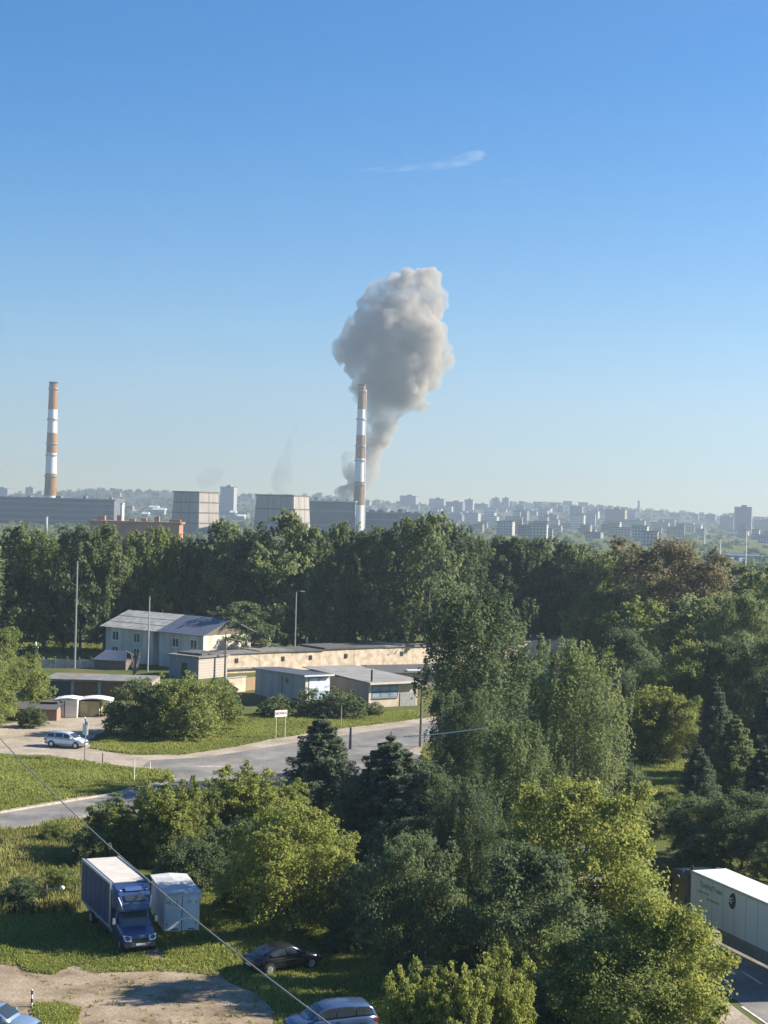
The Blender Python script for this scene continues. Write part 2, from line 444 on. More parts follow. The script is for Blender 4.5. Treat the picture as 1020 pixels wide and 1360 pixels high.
def tree_mesh(kind, seed, h, w, n_leaf, leaf):
    """returns (trunk mesh, crown mesh) of a tree of height h and crown width w standing at the origin"""
    global rng
    rng = np.random.default_rng(seed)
    rnd = random.Random(seed)
    tb = MB()
    lobes = []          # centre, radii
    r0 = 0.012 * h + 0.05
    if kind in ('birch', 'decid'):
        base = {'birch': 0.08, 'decid': 0.06}[kind] * h
        lean = Vector((rnd.uniform(-.03, .03) * h, rnd.uniform(-.03, .03) * h, 0))
        tp = [Vector((0, 0, -0.2)) + lean * 0, lean * .3 + Vector((rnd.uniform(-.1, .1), 0, h * .35)), lean * .7 + Vector((0, rnd.uniform(-.15, .15), h * .65)), lean + Vector((0, 0, h * .93))]
        tb.tube(tp, [r0, r0 * .75, r0 * .45, 0.02], 7)
        nl = 34 if kind == 'birch' else 26
        for i in range(nl):
            t = (i + rnd.random()) / nl
            z = base + (h - base) * (0.06 + 0.9 * t)
            if kind == 'birch': prof = math.sin(math.pi * min(1, 0.16 + 0.78 * t ** 0.9)) ** 0.62
            else: prof = math.sin(math.pi * (0.14 + 0.80 * t)) ** 0.6
            a = i * 2.399 + rnd.uniform(-.5, .5)
            rr = w / 2 * prof * (rnd.uniform(0.35, 0.92) if kind == 'birch' else rnd.choice((rnd.uniform(.2, .6), rnd.uniform(.6, .95), rnd.uniform(.8, 1.12))))
            lr = w * (rnd.uniform(0.11, 0.2) if kind == 'birch' else rnd.uniform(.075, .19)) * (0.55 + 0.6 * prof)
            c = Vector((math.cos(a) * rr, math.sin(a) * rr, min(z, h - lr * (1.55 if kind == 'birch' else .9)))) + lean * t
            lobes.append((c, (lr, lr, lr * (1.5 if kind == 'birch' else 0.85)), a))
            s = lean * t * .8 + Vector((0, 0, max(0.15 * h, z - rr * (0.9 if kind == 'decid' else 0.7))))
            mid = s.lerp(c, 0.55) + Vector((0, 0, 0.06 * rr))
            tb.tube([s, mid, c], [r0 * .32 * (1.1 - t), r0 * .2 * (1.1 - t), 0.012], 4, False)
        lobes.append((lean + Vector((0, 0, h - w * 0.12)), (w * 0.1, w * 0.1, w * 0.12), 0))
    elif kind == 'shoots':      # young poplars / box elder: many upright leaders
        nl = 15
        for i in range(nl):
            a = i * 2.399; rr = w * 0.42 * math.sqrt((i + .4) / nl)
            top = h * rnd.uniform(0.66, 1.0) * (1.0 - 0.32 * (rr / (w * .5)) ** 2)
            foot = Vector((math.cos(a) * rr * .15, math.sin(a) * rr * .15, -0.1))
            tip = Vector((math.cos(a) * rr, math.sin(a) * rr, top))
            mid = foot.lerp(tip, 0.5) + Vector((math.cos(a), math.sin(a), 0)) * rr * 0.25
            tb.tube([foot, mid, tip], [r0 * .5, r0 * .3, 0.012], 5, False)
            k = 6
            for j in range(k):
                t = 0.22 + 0.78 * (j + 0.5) / k
                c = (foot.lerp(mid, t * 2) if t < .5 else mid.lerp(tip, t * 2 - 1))
                lr = w * rnd.uniform(0.10, 0.15) * (1.25 - 0.75 * t)
                lobes.append((c + Vector((rnd.uniform(-.2, .2), rnd.uniform(-.2, .2), 0)) * lr * 3, (lr, lr, lr * 1.5), a))
    elif kind == 'shrub':
        nl = 22
        for i in range(nl):
            a = i * 2.399 + rnd.uniform(-.4, .4)
            q = math.sqrt((i + .5) / nl)
            rr = w * 0.40 * q
            zt = h * (1 - 0.62 * q * q) * rnd.uniform(0.62, 0.92)
            lr = w * rnd.uniform(0.10, 0.16)
            c = Vector((math.cos(a) * rr, math.sin(a) * rr, zt))
            lobes.append((c, (lr, lr, min(lr, h * .25)), a))
            lobes.append((Vector((c.x * 1.05, c.y * 1.05, zt * 0.45)), (lr * 1.1, lr * 1.1, min(lr, h * .22)), a))
            tb.tube([Vector((c.x * .1, c.y * .1, -0.1)), Vector((c.x * .55, c.y * .55, zt * .6)), c], [r0 * .3, r0 * .2, 0.01], 4, False)
    if kind == 'fir':
        tb.tube([(0, 0, -0.1), (0, 0, h * .5), (0, 0, h * .985)], [r0, r0 * .6, 0.015], 7)
        cen, nor, ton = [], [], []
        tiers = 22
        per = n_leaf // (tiers * 11)
        for i in range(tiers):
            t = i / (tiers - 1)
            z = h * (0.05 + 0.90 * t)
            nb = 11 if t < .8 else 7
            for b in range(nb):
                a = 2 * math.pi * (b + rnd.random() * .8) / nb + i * .7
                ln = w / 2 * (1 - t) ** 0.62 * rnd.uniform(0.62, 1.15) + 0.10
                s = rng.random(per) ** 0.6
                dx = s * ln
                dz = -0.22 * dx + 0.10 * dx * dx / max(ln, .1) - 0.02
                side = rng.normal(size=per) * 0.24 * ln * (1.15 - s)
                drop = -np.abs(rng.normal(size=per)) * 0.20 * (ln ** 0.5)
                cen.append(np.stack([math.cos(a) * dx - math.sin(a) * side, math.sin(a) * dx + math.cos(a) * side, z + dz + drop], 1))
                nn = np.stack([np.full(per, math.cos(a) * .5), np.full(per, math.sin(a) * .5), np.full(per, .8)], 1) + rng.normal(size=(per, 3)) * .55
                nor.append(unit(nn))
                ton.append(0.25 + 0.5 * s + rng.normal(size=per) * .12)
                if b % 2 == 0:
                    tb.tube([(0, 0, z), (math.cos(a) * ln * .9, math.sin(a) * ln * .9, z - 0.12 * ln)], [0.03, 0.008], 3, False)
        cen = np.concatenate(cen); nor = np.concatenate(nor); ton = np.concatenate(ton)
        size = leaf * rng.uniform(0.7, 1.3, len(cen))
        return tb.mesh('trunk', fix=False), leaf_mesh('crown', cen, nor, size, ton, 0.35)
    # sprigs that stick out of the outline
    if kind in ('decid', 'birch', 'shrub'):
        ctr = Vector((0, 0, h * .5))
        for (c, rad, a) in list(lobes):
            for q in range(2):
                dv = (c - ctr).normalized() + Vector((rnd.uniform(-.7, .7), rnd.uniform(-.7, .7), rnd.uniform(-.1, .8)))
                dv.normalize()
                e = c + Vector((dv.x * rad[0], dv.y * rad[1], dv.z * rad[2])) * rnd.uniform(1.15, 1.6)
                if e.z > h * .97: continue
                lobes.append((e, tuple(x * rnd.uniform(.26, .42) for x in rad), a))
    # leafy lobes: sub-clumps on each lobe's shell, leaves round each sub-clump
    cen, nor, ton = [], [], []
    vol = np.array([l[1][0] * l[1][1] for l in lobes]); share = vol / vol.sum()
    for (c, rad, a), sh in zip(lobes, share):
        nlf = int(n_leaf * sh)
        nsub = max(6, int(nlf / 55))
        per = max(3, nlf // nsub)
        d = unit(rng.normal(size=(nsub, 3)))
        d[:, 2] = np.where(d[:, 2] < -0.35, -d[:, 2], d[:, 2])
        rr = rng.uniform(0.45, 1.22, (nsub, 1))
        sc = np.array(c)[None] + d * rr * np.array(rad)[None]
        lob_t = rnd.uniform(-.2, .2)
        for k in range(nsub):
            sg = rad[0] * 0.25
            off = rng.normal(size=(per, 3)) * np.array([sg, sg, sg * .8])
            if kind == 'birch':
                off[:, :2] *= 0.55
                off[:, 2] = -np.abs(rng.normal(size=per)) * rad[0] * 0.85 + 0.1
            cen.append(sc[k][None] + off)
            nn = d[k][None] * 0.7 + np.array([0, 0, 0.35])[None] + rng.normal(size=(per, 3)) * 0.62
            nor.append(unit(nn))
            ton.append(0.5 + lob_t + rng.normal() * .10 + rng.normal(size=per) * .13)
    cen = np.concatenate(cen); nor = np.concatenate(nor); ton = np.concatenate(ton)
    keep = cen[:, 2] > 0.05
    cen, nor, ton = cen[keep], nor[keep], ton[keep]
    size = leaf * rng.uniform(0.65, 1.35, len(cen))
    return tb.mesh('trunk', fix=False), leaf_mesh('crown', cen, nor, size, ton)

VAR = {}
def variant(key):
    if key not in VAR:
        kind, res, k = key
        spec = {  # h, w, leaves, leaf size
            ('birch', 'far'): (20, 9, 13000, 0.44), ('decid', 'far'): (14, 9, 9000, 0.46), ('shrub', 'far'): (4, 5, 4000, 0.3), ('fir', 'far'): (12, 6, 9000, 0.45),
            ('birch', 'near'): (15, 9, 42000, 0.23), ('decid', 'near'): (9, 8, 42000, 0.21), ('shoots', 'near'): (7, 6, 34000, 0.19),
            ('shrub', 'near'): (4.5, 5.5, 20000, 0.18), ('fir', 'near'): (8.5, 5, 42000, 0.2), ('shoots', 'far'): (7, 6, 9000, 0.34)}[(kind, res)]
        h, w, n, lf = spec
        VAR[key] = (tree_mesh(kind, hash((kind == 'birch', kind == 'fir', kind == 'shoots', res == 'far', k)) % 9999 + k * 17, h, w, n, lf), h, w)
    return VAR[key]

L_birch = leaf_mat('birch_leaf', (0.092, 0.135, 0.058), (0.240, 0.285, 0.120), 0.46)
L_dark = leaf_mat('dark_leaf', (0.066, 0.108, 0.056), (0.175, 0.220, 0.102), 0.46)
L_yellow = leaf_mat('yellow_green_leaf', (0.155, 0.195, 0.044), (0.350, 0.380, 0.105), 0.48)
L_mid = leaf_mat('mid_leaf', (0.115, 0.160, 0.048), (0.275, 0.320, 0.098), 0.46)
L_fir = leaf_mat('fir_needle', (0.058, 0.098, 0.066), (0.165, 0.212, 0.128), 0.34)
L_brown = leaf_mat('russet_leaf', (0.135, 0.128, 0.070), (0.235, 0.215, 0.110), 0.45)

TREE_N = 0
def tree(name, kind, leaf, px, top, base, wpx, label, cat='tree', group=None, res=None, k=None):
    global TREE_N
    TREE_N += 1
    b = G(px, base)
    dyb = base - hz(px)
    D = b.y
    t = P(px, top, D)
    h = t.z
    w = wpx * D / FOCAL
    if res is None: res = 'far' if D > 185 else 'near'
    if k is None: k = TREE_N % {'far': 4, 'near': 2}[res]
    (tm, cm), h0, w0 = variant((kind, res, k))
    root = thing(name, label, cat, (b.x, b.y, 0), (TREE_N * 2.13) % 6.28, group)
    root.scale = (w / w0, w / w0, h / h0)
    link('trunk' if kind != 'shrub' else 'stem', tm, root, M_birch_bark if kind == 'birch' else M_bark)
    link('crown' if kind != 'shrub' else 'foliage', cm, root, leaf)
    return root

# ------------------------------------------------------------------ power plant and far city
def facade_mat(name, wall, win, sx=3.2, sz=3.0):
    """far panel facade: rows of small windows, too small to tell apart"""
    if name in MATS: return MATS[name]
    m, nt, out = mat_base(name)
    p = nt.nodes.new('ShaderNodeBsdfPrincipled'); p.inputs['Roughness'].default_value = 0.85
    tc = nt.nodes.new('ShaderNodeTexCoord'); sp = nt.nodes.new('ShaderNodeSeparateXYZ')
    nt.links.new(tc.outputs['Object'], sp.inputs[0])
    ad = nt.nodes.new('ShaderNodeMath'); ad.operation = 'ADD'
    nt.links.new(sp.outputs[0], ad.inputs[0]); nt.links.new(sp.outputs[1], ad.inputs[1])
    cb = nt.nodes.new('ShaderNodeCombineXYZ')
    nt.links.new(ad.outputs[0], cb.inputs[0]); nt.links.new(sp.outputs[2], cb.inputs[1])
    br = nt.nodes.new('ShaderNodeTexBrick'); br.offset = 0.0; br.inputs['Scale'].default_value = 1.0
    br.inputs['Brick Width'].default_value = sx; br.inputs['Row Height'].default_value = sz
    br.inputs['Mortar Size'].default_value = 0.72; br.inputs['Mortar Smooth'].default_value = 0.05
    br.inputs['Color1'].default_value = win + (1,); br.inputs['Color2'].default_value = tuple(c * 1.8 for c in win) + (1,); br.inputs['Mortar'].default_value = wall + (1,)
    nt.links.new(cb.outputs[0], br.inputs['Vector'])
    nt.links.new(br.outputs['Color'], p.inputs['Base Color']); nt.links.new(p.outputs[0], out.inputs['Surface'])
    MATS[name] = m
    return m
F_grey = facade_mat('grey_panel_facade', (0.30, 0.30, 0.31), (0.08, 0.09, 0.10))
F_pale = facade_mat('pale_panel_facade', (0.43, 0.42, 0.40), (0.10, 0.11, 0.12))
F_tan = facade_mat('tan_brick_facade', (0.33, 0.265, 0.205), (0.09, 0.09, 0.09))
F_dark = facade_mat('dark_panel_facade', (0.20, 0.20, 0.21), (0.06, 0.07, 0.08))
M_roof_dark = solid('roof_felt', (0.10, 0.10, 0.105), 0.9, var=0.2)
M_white_roof = solid('white_sheet_roof', (0.78, 0.79, 0.80), 0.4, var=0.05)

def block(name, px0, px1, ytop, D, mat, label, cat='building', dep=0.55, rz=-0.32, stripes=0, rooftop=True, group=None):
    pxc = (px0 + px1) / 2
    app = (px1 - px0) * D / FOCAL
    w = app / (math.cos(rz) + dep * abs(math.sin(rz)))
    d = w * dep
    c = P(pxc, ytop, D)
    z0 = min(hill_z(c.x, D) if D > HILL0 else 0.0, c.z - 5) - 2.0
    if D <= HILL0: z0 = -0.3
    h = c.z - z0
    t = thing(name, label, cat, (c.x, D, z0), rz, group)
    MB().box(-w / 2, w / 2, -d / 2, d / 2, 0, h).build('wall', mat, t)
    MB().box(-w / 2 - .5, w / 2 + .5, -d / 2 - .5, d / 2 + .5, h + 0.02, h + 0.9).build('parapet', M_roof_dark, t)
    if rooftop: MB().box(-w * .12, w * .2, -d * .2, d * .25, h + .92, h + 4.0).build('lift_housing', mat, t)
    for k in range(stripes):
        z = 3 + (h - 5) * k / max(1, stripes - 1)
        MB().box(-w / 2 + .6, w / 2 - .6, -d / 2 - 1.3, -d / 2 - .05, z, z + 1.3).build('balcony_row', M_white, t)
    return t

# two striped chimneys
M_chim_brown = solid('chimney_brown', (0.30, 0.160, 0.045), 0.85, scale=0.15, var=0.2, streak=True)
M_chim_white = solid('chimney_white', (0.70, 0.70, 0.69), 0.8, scale=0.15, var=0.10, streak=True)
def chimney(px_top, px_base, bounds, y_base_w, wt, wb, D, label, ladder):
    top = P(px_top, bounds[0], D)
    t = thing('striped_chimney', label, 'chimney', (top.x, D, 0), 0, 'striped power plant chimneys')
    zs = [P(px_top, y, D).z for y in bounds] + [0.0]
    Zt = zs[0]
    ppm = FOCAL / D
    zw = P(px_top, y_base_w, D).z
    def rad(z): return (wt + (wb - wt) * ((Zt - z) / (Zt - zw)) ** 1.15) / 2 / ppm
    for i in range(len(zs) - 1):
        z1, z0 = zs[i], zs[i + 1]
        n = 4
        prof = [(rad(z0 + (z1 - z0) * k / n), z0 + (z1 - z0) * k / n) for k in range(n + 1)]
        MB().lathe(prof, 28).build('painted_band', M_chim_brown if i % 2 == 0 else M_chim_white, t, smooth=False)
    for z in (Zt - 7, zs[1] - 11, zs[2] - 12, zs[3] - 2.5, zs[4] - 3.0):
        r = rad(z)
        MB().lathe([(r * .98, z - .3), (r + 1.3, z - .3), (r + 1.3, z + 0.9), (r + 1.2, z + .9), (r + 1.2, z), (r * .98, z)], 28).build('platform', M_metal_grey, t)
    MB().lathe([(rad(Zt) * 1.05, Zt - 1.2), (rad(Zt) * 1.08, Zt + .6), (rad(Zt) * .8, Zt + .6), (rad(Zt) * .8, Zt - 1)], 28).build('rim', M_dark_metal, t)
    if ladder:
        m = MB()
        rings = []
        for k in range(13):
            z = Zt * (0.02 + 0.95 * k / 12); r = rad(z) + .25
            a = R(-22); ux, uy = math.cos(a), math.sin(a)
            rings.append([(ux * (r + s) + uy * q, uy * (r + s) - ux * q, z) for s, q in ((0, -.35), (.6, -.35), (.6, .35), (0, .35))])
        m.loft(rings).build('ladder', M_white, t)
    return t
chimney(71, 67, [508, 544, 575, 602, 629, 658.5], 655, 11, 16, 1720, 'tall brown and white striped chimney standing alone far left', False)
chimney(481, 475, [511, 543.7, 578, 609, 640, 671], 680, 10, 15.5, 1700, 'brown and white striped chimney in front of the smoke column', True)

# cooling towers: tapered framed boxes with sheet panels
M_ct_panel = solid('cooling_panel', (0.30, 0.27, 0.245), 0.8, scale=.3, var=.12, streak=True)
M_ct_frame = solid('cooling_frame', (0.12, 0.11, 0.08), 0.8)
def cooling_tower(pxc, ytop, wl, wr, D, rows, cols_l, cols_r, label):
    ppm = FOCAL / D
    s = math.hypot(wl, wr) / ppm; al = math.atan2(wr, wl)
    c = P(pxc, ytop, D); h = c.z
    a = s / 2; b = a * 1.10
    t = thing('cooling_tower', label, 'cooling tower', (c.x, D + s * .5, 0), -al, 'cooling towers')
    MB().frustum(-b, b, -b, b, -.3, -a, a, -a, a, h - .5).build('core', M_ct_frame, t)
    def half(z): return b + (a - b) * z / h
    for side, cols in (('f', cols_l), ('r', cols_r)):
        for i in range(rows):
            z0, z1 = h * i / rows + .5, h * (i + 1) / rows - .7
            for j in range(cols):
                q = []
                for (z, u) in ((z0, j), (z0, j + 1), (z1, j + 1), (z1, j)):
                    e = half(z); gap = .35 if u == j else -.35
                    x = -e + 2 * e * u / cols + gap
                    q.append((x, -e - .35, z) if side == 'f' else (e + .35, x, z))
                MB().slab(q, 0.3).build('panel', M_ct_panel, t)
    MB().box(-a - .8, a + .8, -a - .8, a + .8, h - .48, h + .6).build('rim', M_ct_frame, t)
    return t
cooling_tower(258, 653.5, 36, 22, 1350, 4, 3, 2, 'smaller framed cooling tower with pale lit right side, left of the second')
cooling_tower(374, 658, 50, 18, 1330, 3, 3, 3, 'wider plain cooling tower with pale narrow right side, nearest the middle chimney')

def hall(name, px0, px1, ytop, D, dep, wallm, roofm, label, rz=0.0, bands=0, bandm=None, gable=0.0):
    a, b = P(px0, ytop, D), P(px1, ytop, D)
    w = b.x - a.x; h = (a.z + b.z) / 2
    t = thing(name, label, 'building', ((a.x + b.x) / 2, D, 0), rz)
    MB().box(-w / 2, w / 2, 0, dep, -.3, h).build('wall', wallm, t)
    MB().prism_y([(0, 0), (0, 0)], 0, 1) if False else None
    MB().box(-w / 2 - 1, w / 2 + 1, -1, dep + 1, h + .03, h + 1.0).build('roof', roofm, t)
    rv = random.Random(int(px0) + 500)
    for k in range(6):
        x = -w / 2 + w * (k + rv.uniform(.2, .8)) / 6; q = rv.uniform(2, 6)
        MB().box(x, x + q, dep * .3, dep * .5, h + 1.02, h + 1.0 + rv.uniform(1, 3.5)).build('roof_vent', wallm, t)
    for k in range(bands):
        z = h * (k + .55) / (bands + .3)
        MB().box(-w / 2 + 1, w / 2 - 1, -.35, -.05, z, z + h * .07).build('window_band', bandm or M_glass, t)
    return t
M_hall = solid('hall_cladding', (0.12, 0.127, 0.145), 0.8, scale=.05, var=.15)
M_hall_lt = solid('hall_band', (0.19, 0.205, 0.23), 0.7, var=.1)
hall('turbine_hall', -70, 152, 661.5, 1600, 60, M_hall, M_hall_lt, 'long low grey plant hall below the left chimney', 0.0, 4, M_hall_lt)
hall('boiler_house', 410, 472, 666, 1500, 50, M_hall, M_white_roof, 'low grey plant hall with pale roof line left of the middle chimney', 0.0, 2, M_hall_lt)
hall('workshop', 486, 560, 682, 1500, 40, M_hall, M_hall_lt, 'low grey workshop right of the middle chimney foot', 0.0, 2, M_hall_lt)
M_rust = solid('rust_brick', (0.34, 0.17, 0.10), 0.9, scale=.2, var=.15)
hall('brick_hall', 120, 238, 695, 820, 26, M_rust, solid('rust_roof', (0.30, 0.17, 0.11), 0.9, scale=.1, var=.2), 'long rust-brown brick hall just above the tree tops', 0.05)
def stack(px, y0, y1, D, r, mat, label, name='metal_stack', cat='chimney'):
    a, b = P(px, y0, D), P(px, y1, D)
    t = thing(name, label, cat, (a.x, D, 0))
    MB().lathe([(r * 1.25, -.3), (r * 1.1, a.z * .5), (r, a.z)], 14).build('shaft', mat, t, smooth=True)
    MB().lathe([(r * 1.2, a.z - .6), (r * 1.3, a.z + .1), (r * .8, a.z + .12)], 14).build('cap', mat, t)
    return t
stack(162.5, 668, 696, 900, 1.1, M_white, 'short white stack behind the rust-brown hall')
stack(61.5, 686, 705, 1200, 1.2, M_concrete, 'small grey stack under the left chimney')
stack(849, 665, 680, 3900, 3.6, M_concrete, 'small leaning-looking stack on the right ridge', 'ridge_stack')

for a in [
    ('apartment_block', -12, 17, 649, 3900, F_grey, 'grey apartment block on the ridge at the left edge'),
    ('apartment_block', 34, 47, 648, 3900, F_grey, 'squat grey block on the ridge just left of the left chimney'),
    ('apartment_block', 293, 315, 647, 2900, F_pale, 'white tower block with sunlit side between the cooling towers'),
    ('apartment_block', 531, 556, 659, 3800, F_grey, 'broad grey block with rooftop housing right of the smoke'),
    ('apartment_block', 570, 593, 663, 3800, F_grey, 'grey block second right of the smoke on the ridge'),
    ('apartment_block', 592, 618, 667, 3500, F_dark, 'dark wide block in front of the narrow cream tower'),
    ('apartment_block', 617, 630, 664, 3600, F_pale, 'narrow cream tower on the ridge above the trees'),
    ('apartment_block', 632, 650, 670, 3800, F_grey, 'low grey block between the cream tower and the white cross'),
    ('apartment_block', 653, 664, 662, 3900, F_grey, 'left one of two small cubes on the ridge by the white cross'),
    ('apartment_block', 667, 677, 662, 3900, F_grey, 'right one of two small cubes on the ridge by the white cross'),
    ('apartment_block', 688, 716, 679, 3300, F_grey, 'grey mid-slope block right of the white cross'),
    ('apartment_block', 803, 833, 677, 2700, F_tan, 'tan brick tower with dark left side on the right slope'),
    ('apartment_block', 836, 858, 692, 2600, F_grey, 'grey slab block right of the tan tower'),
    ('apartment_block', 864, 890, 694, 2650, F_grey, 'grey slab block in the middle of the right slope'),
    ('apartment_block', 896, 934, 697, 2700, F_pale, 'long pale slab block above the russet tree'),
    ('apartment_block', 975, 1000, 674, 2600, F_dark, 'tall dark high-rise near the right edge'),
    ('apartment_block', 956, 976, 687, 2900, F_tan, 'tan block tucked left of the dark high-rise'),
    ('apartment_block', 1001, 1034, 692, 2800, F_grey, 'grey block cut by the right edge of the view'),
    ('apartment_block', 566, 590, 680, 2900, F_grey, 'small grey block on the slope below the ridge blocks'),
    ('apartment_block', 722, 742, 684, 2900, F_dark, 'dark block on the slope left of the striped block'),
]:
    block(*a, group='city blocks on the far slope')
block('striped_block', 640, 663, 686, 2700, F_pale, 'white striped block directly under the white cross', stripes=4, group='city blocks on the far slope', rooftop=False)
block('striped_block', 757, 778, 684, 2550, F_pale, 'taller white block with rows of balconies left of the tan tower', stripes=9, group='city blocks on the far slope', rooftop=False)
block('striped_block', 803, 815, 695, 2450, F_pale, 'narrow white block at the foot of the tan tower', stripes=7, group='city blocks on the far slope', rooftop=False)
block('striped_block', 966, 996, 705, 2300, F_pale, 'low pale block in front of the dark high-rise', stripes=3, group='city blocks on the far slope', rooftop=False)
rnd = random.Random(11)
MARKS = [(20, 'the left edge of the view'), (68, 'the left chimney'), (150, 'the long hall end'), (210, 'the white-roofed house'), (258, 'the smaller cooling tower'), (303, 'the white tower block'), (374, 'the wider cooling tower'), (440, 'the grey boiler hall'), (481, 'the middle chimney'),
         (543, 'the broad ridge block'), (581, 'the second ridge block'), (623, 'the narrow cream tower'), (651, 'the white cross'), (702, 'the grey mid-slope block'), (732, 'the dark slope block'), (767, 'the tall balcony block'), (818, 'the tan brick tower'), (849, 'the small ridge stack'), (877, 'the middle grey slab block'), (915, 'the long pale slab block'), (957, 'the left lamp post'), (987, 'the dark high-rise'), (1015, 'the right edge of the view')]
USED = set()
made = 0
for k in range(900):
    if made >= 150: break
    D = rnd.uniform(2560, 4100) if made < 74 or made % 2 else rnd.uniform(1350, 2500)
    px = rnd.uniform(480, 1030) if made < 54 else rnd.uniform(-10, 480) if made < 74 else rnd.uniform(500, 1030)
    zg = hill_z((px - 510) / FOCAL * D, D) if D > HILL0 else 0.0
    hgt = (rnd.choice((9, 12, 15, 15, 18, 27)) if D < 3500 else rnd.uniform(6, 10)) + rnd.uniform(-2, 2)
    if made >= 54: hgt = rnd.uniform(6, 12) if made < 74 else rnd.choice((6, 9, 12, 15))
    ytop = hz(px) - (zg + hgt - CAM_H) * FOCAL / D
    wpx = rnd.uniform(9, 22) * 2900 / max(D, 2400)
    mt, cw = rnd.choice(((F_grey, 'grey'), (F_pale, 'pale'), (F_pale, 'pale'), (F_tan, 'tan'), (F_dark, 'dark')))
    mk = min(MARKS, key=lambda q: abs(q[0] - px))
    side = 'left of' if px < mk[0] - 6 else 'right of' if px > mk[0] + 6 else 'in line with'
    tier = 'at the foot' if D < 2500 else 'low' if D < 3000 else 'halfway' if D < 3500 else 'high'
    lab = 'small %s building %s the slope, %s %s' % (cw, {'low': 'low on', 'halfway': 'halfway up', 'high': 'high on', 'at the foot': 'below'}[tier], side, mk[1])
    if lab in USED: continue
    USED.add(lab); made += 1
    block('hazy_block', px - wpx / 2, px + wpx / 2, ytop, D, mt, lab, rooftop=False, rz=rnd.uniform(-.5, -.1), group='small hazy buildings on the far slope')
# bright cross-shaped glare, given the form of a white upright and arm
c = P(651.5, 664, 2600)
t = thing('cross_glare', 'white cross-shaped glare given solid form above the striped block', 'glare', (c.x, 2600, 0))
MB().box(-.9, .9, -.9, .9, -.3, c.z).build('shaft', M_white, t)
zc = P(651, 678, 2600).z
MB().box(-11, 11, -1.0, -.92 + 1.9, zc - 1.0, zc + 1.0).build('cross_arm', M_white, t)
# white-roofed houses on the left slope
for i, (px, py, wpx, D, lab) in enumerate([
    (177, 677, 9, 2900, 'tiny white-roofed house highest on the left slope'),
    (205, 671.5, 13, 3000, 'white-roofed long house left of the smaller cooling tower, upper row'),
    (212, 674.5, 18, 2800, 'widest white-roofed house left of the smaller cooling tower'),
    (194, 680, 10, 2650, 'small white-roofed house above the rust-brown hall'),
    (310, 678, 9, 2700, 'white-roofed house just right of the smaller cooling tower'),
    (321, 683, 11, 2600, 'lower white-roofed house left of the wider cooling tower'),
    (146, 664, 7, 2600, 'white gabled hut at the end of the long plant hall'),
    (180, 692, 8, 2560, 'white-roofed hut low on the left slope')]):
    c = P(px, py, D); w = wpx * D / FOCAL
    z0 = c.z - 9
    t = thing('slope_house', lab, 'house', (c.x, D, z0), -.2, 'white-roofed houses on the left slope')
    MB().box(-w / 2 * .9, w / 2 * .9, -5, 5, -3, 6).build('wall', F_pale, t)
    m = MB(); m.add([(-w / 2, -6, 5.6), (w / 2, -6, 5.6), (w / 2, 0, 9), (-w / 2, 0, 9), (-w / 2, 6, 5.6), (w / 2, 6, 5.6), (-w/2, 0, 6.05), (w/2, 0, 6.05)], [(0, 1, 2, 3), (3, 2, 5, 4), (0, 3, 4), (1, 5, 2), (0, 4, 5, 1)])
    m.build('roof', M_white_roof, t)
# water and shore road at the right
M_water = solid('river_water', (0.10, 0.14, 0.17), 0.12, var=.1, scale=.02, spec=.8)
m = MB(); m.add([(190, 800, .02), (900, 760, .02), (900, 1150, .02), (250, 1180, .02)], [(0, 1, 2, 3)])
tag(m.build('water', M_water), kind='structure')
t = thing('bridge', 'pale road bridge with railing over the water at the right edge', 'bridge', (0, 0, 0))
bA, bB = Vector((205, 985, 3.0)), Vector((330, 960, 3.0))
for nm, z0, z1, y0, y1, mt in (('deck', -1.4, 0, 0, 9, M_concrete), ('railing', .3, 1.4, -.2, .1, M_white)):
    q = MB(); q.loft([[(p.x, p.y + y0, p.z + z0), (p.x, p.y + y1, p.z + z0), (p.x, p.y + y1, p.z + z1), (p.x, p.y + y0, p.z + z1)] for p in (bA, bB)]).build(nm, mt, t)
for k in range(4):
    p = bA.lerp(bB, (k + .5) / 4)
    MB().box(p.x - .8, p.x + .8, p.y + 1, p.y + 8, -.3, p.z - 1.42).build('pier', M_concrete, t)
for px, y0, D, lab in ((957, 716, 900, 'pale lamp post left of the bridge railing'), (991.5, 704, 745, 'taller pale lamp post crossing in front of the high-rise'), (936, 700, 1500, 'short bright post above the russet tree')):
    a = P(px, y0, D)
    t = thing('lamp_post', lab, 'lamp post', (a.x, D, 0), 0, 'pale posts near the bridge')
    r = D / 2200
    MB().tube([(0, 0, -.3), (0, 0, a.z)], [r, r * .8], 8).build('pole', M_white, t)
    MB().box(-1.4, .3, -.22, .22, a.z + .02, a.z + .32).build('lamp_head', M_metal_grey, t)

# far woodland on the slope and plain (one mass)
def far_wood(name, n, y0, y1, zfun, s0, s1, seed, label, mat):
    r = np.random.default_rng(seed)
    y = r.uniform(y0, y1, n); x = r.uniform(-1, 1, n) * y * 0.32
    cx, sz = [], []
    z = np.array([zfun(a, b) for a, b in zip(x, y)])
    per = 60
    rad = r.uniform(s0, s1, n)
    off = unit(r.normal(size=(n * per, 3))) * r.uniform(.5, 1, (n * per, 1))
    off[:, 2] = np.abs(off[:, 2]) * 1.1
    cen = np.repeat(np.stack([x, y, z], 1), per, 0) + off * np.repeat(rad, per)[:, None]
    global rng
    rng = r
    nor = unit(off + r.normal(size=off.shape) * .4)
    me = leaf_mesh(name, cen, nor, np.repeat(rad, per) * .45, np.repeat(r.uniform(.2, .8, n), per) + r.normal(size=n * per) * .1, .8)
    o = link(name, me, None, mat)
    return tag(o, label, 'woodland', None, 'stuff')
far_wood('hillside_wood', 1500, 2550, 4350, hill_z, 4, 9, 3, 'hazy tree-covered slope between the far city blocks', L_dark)
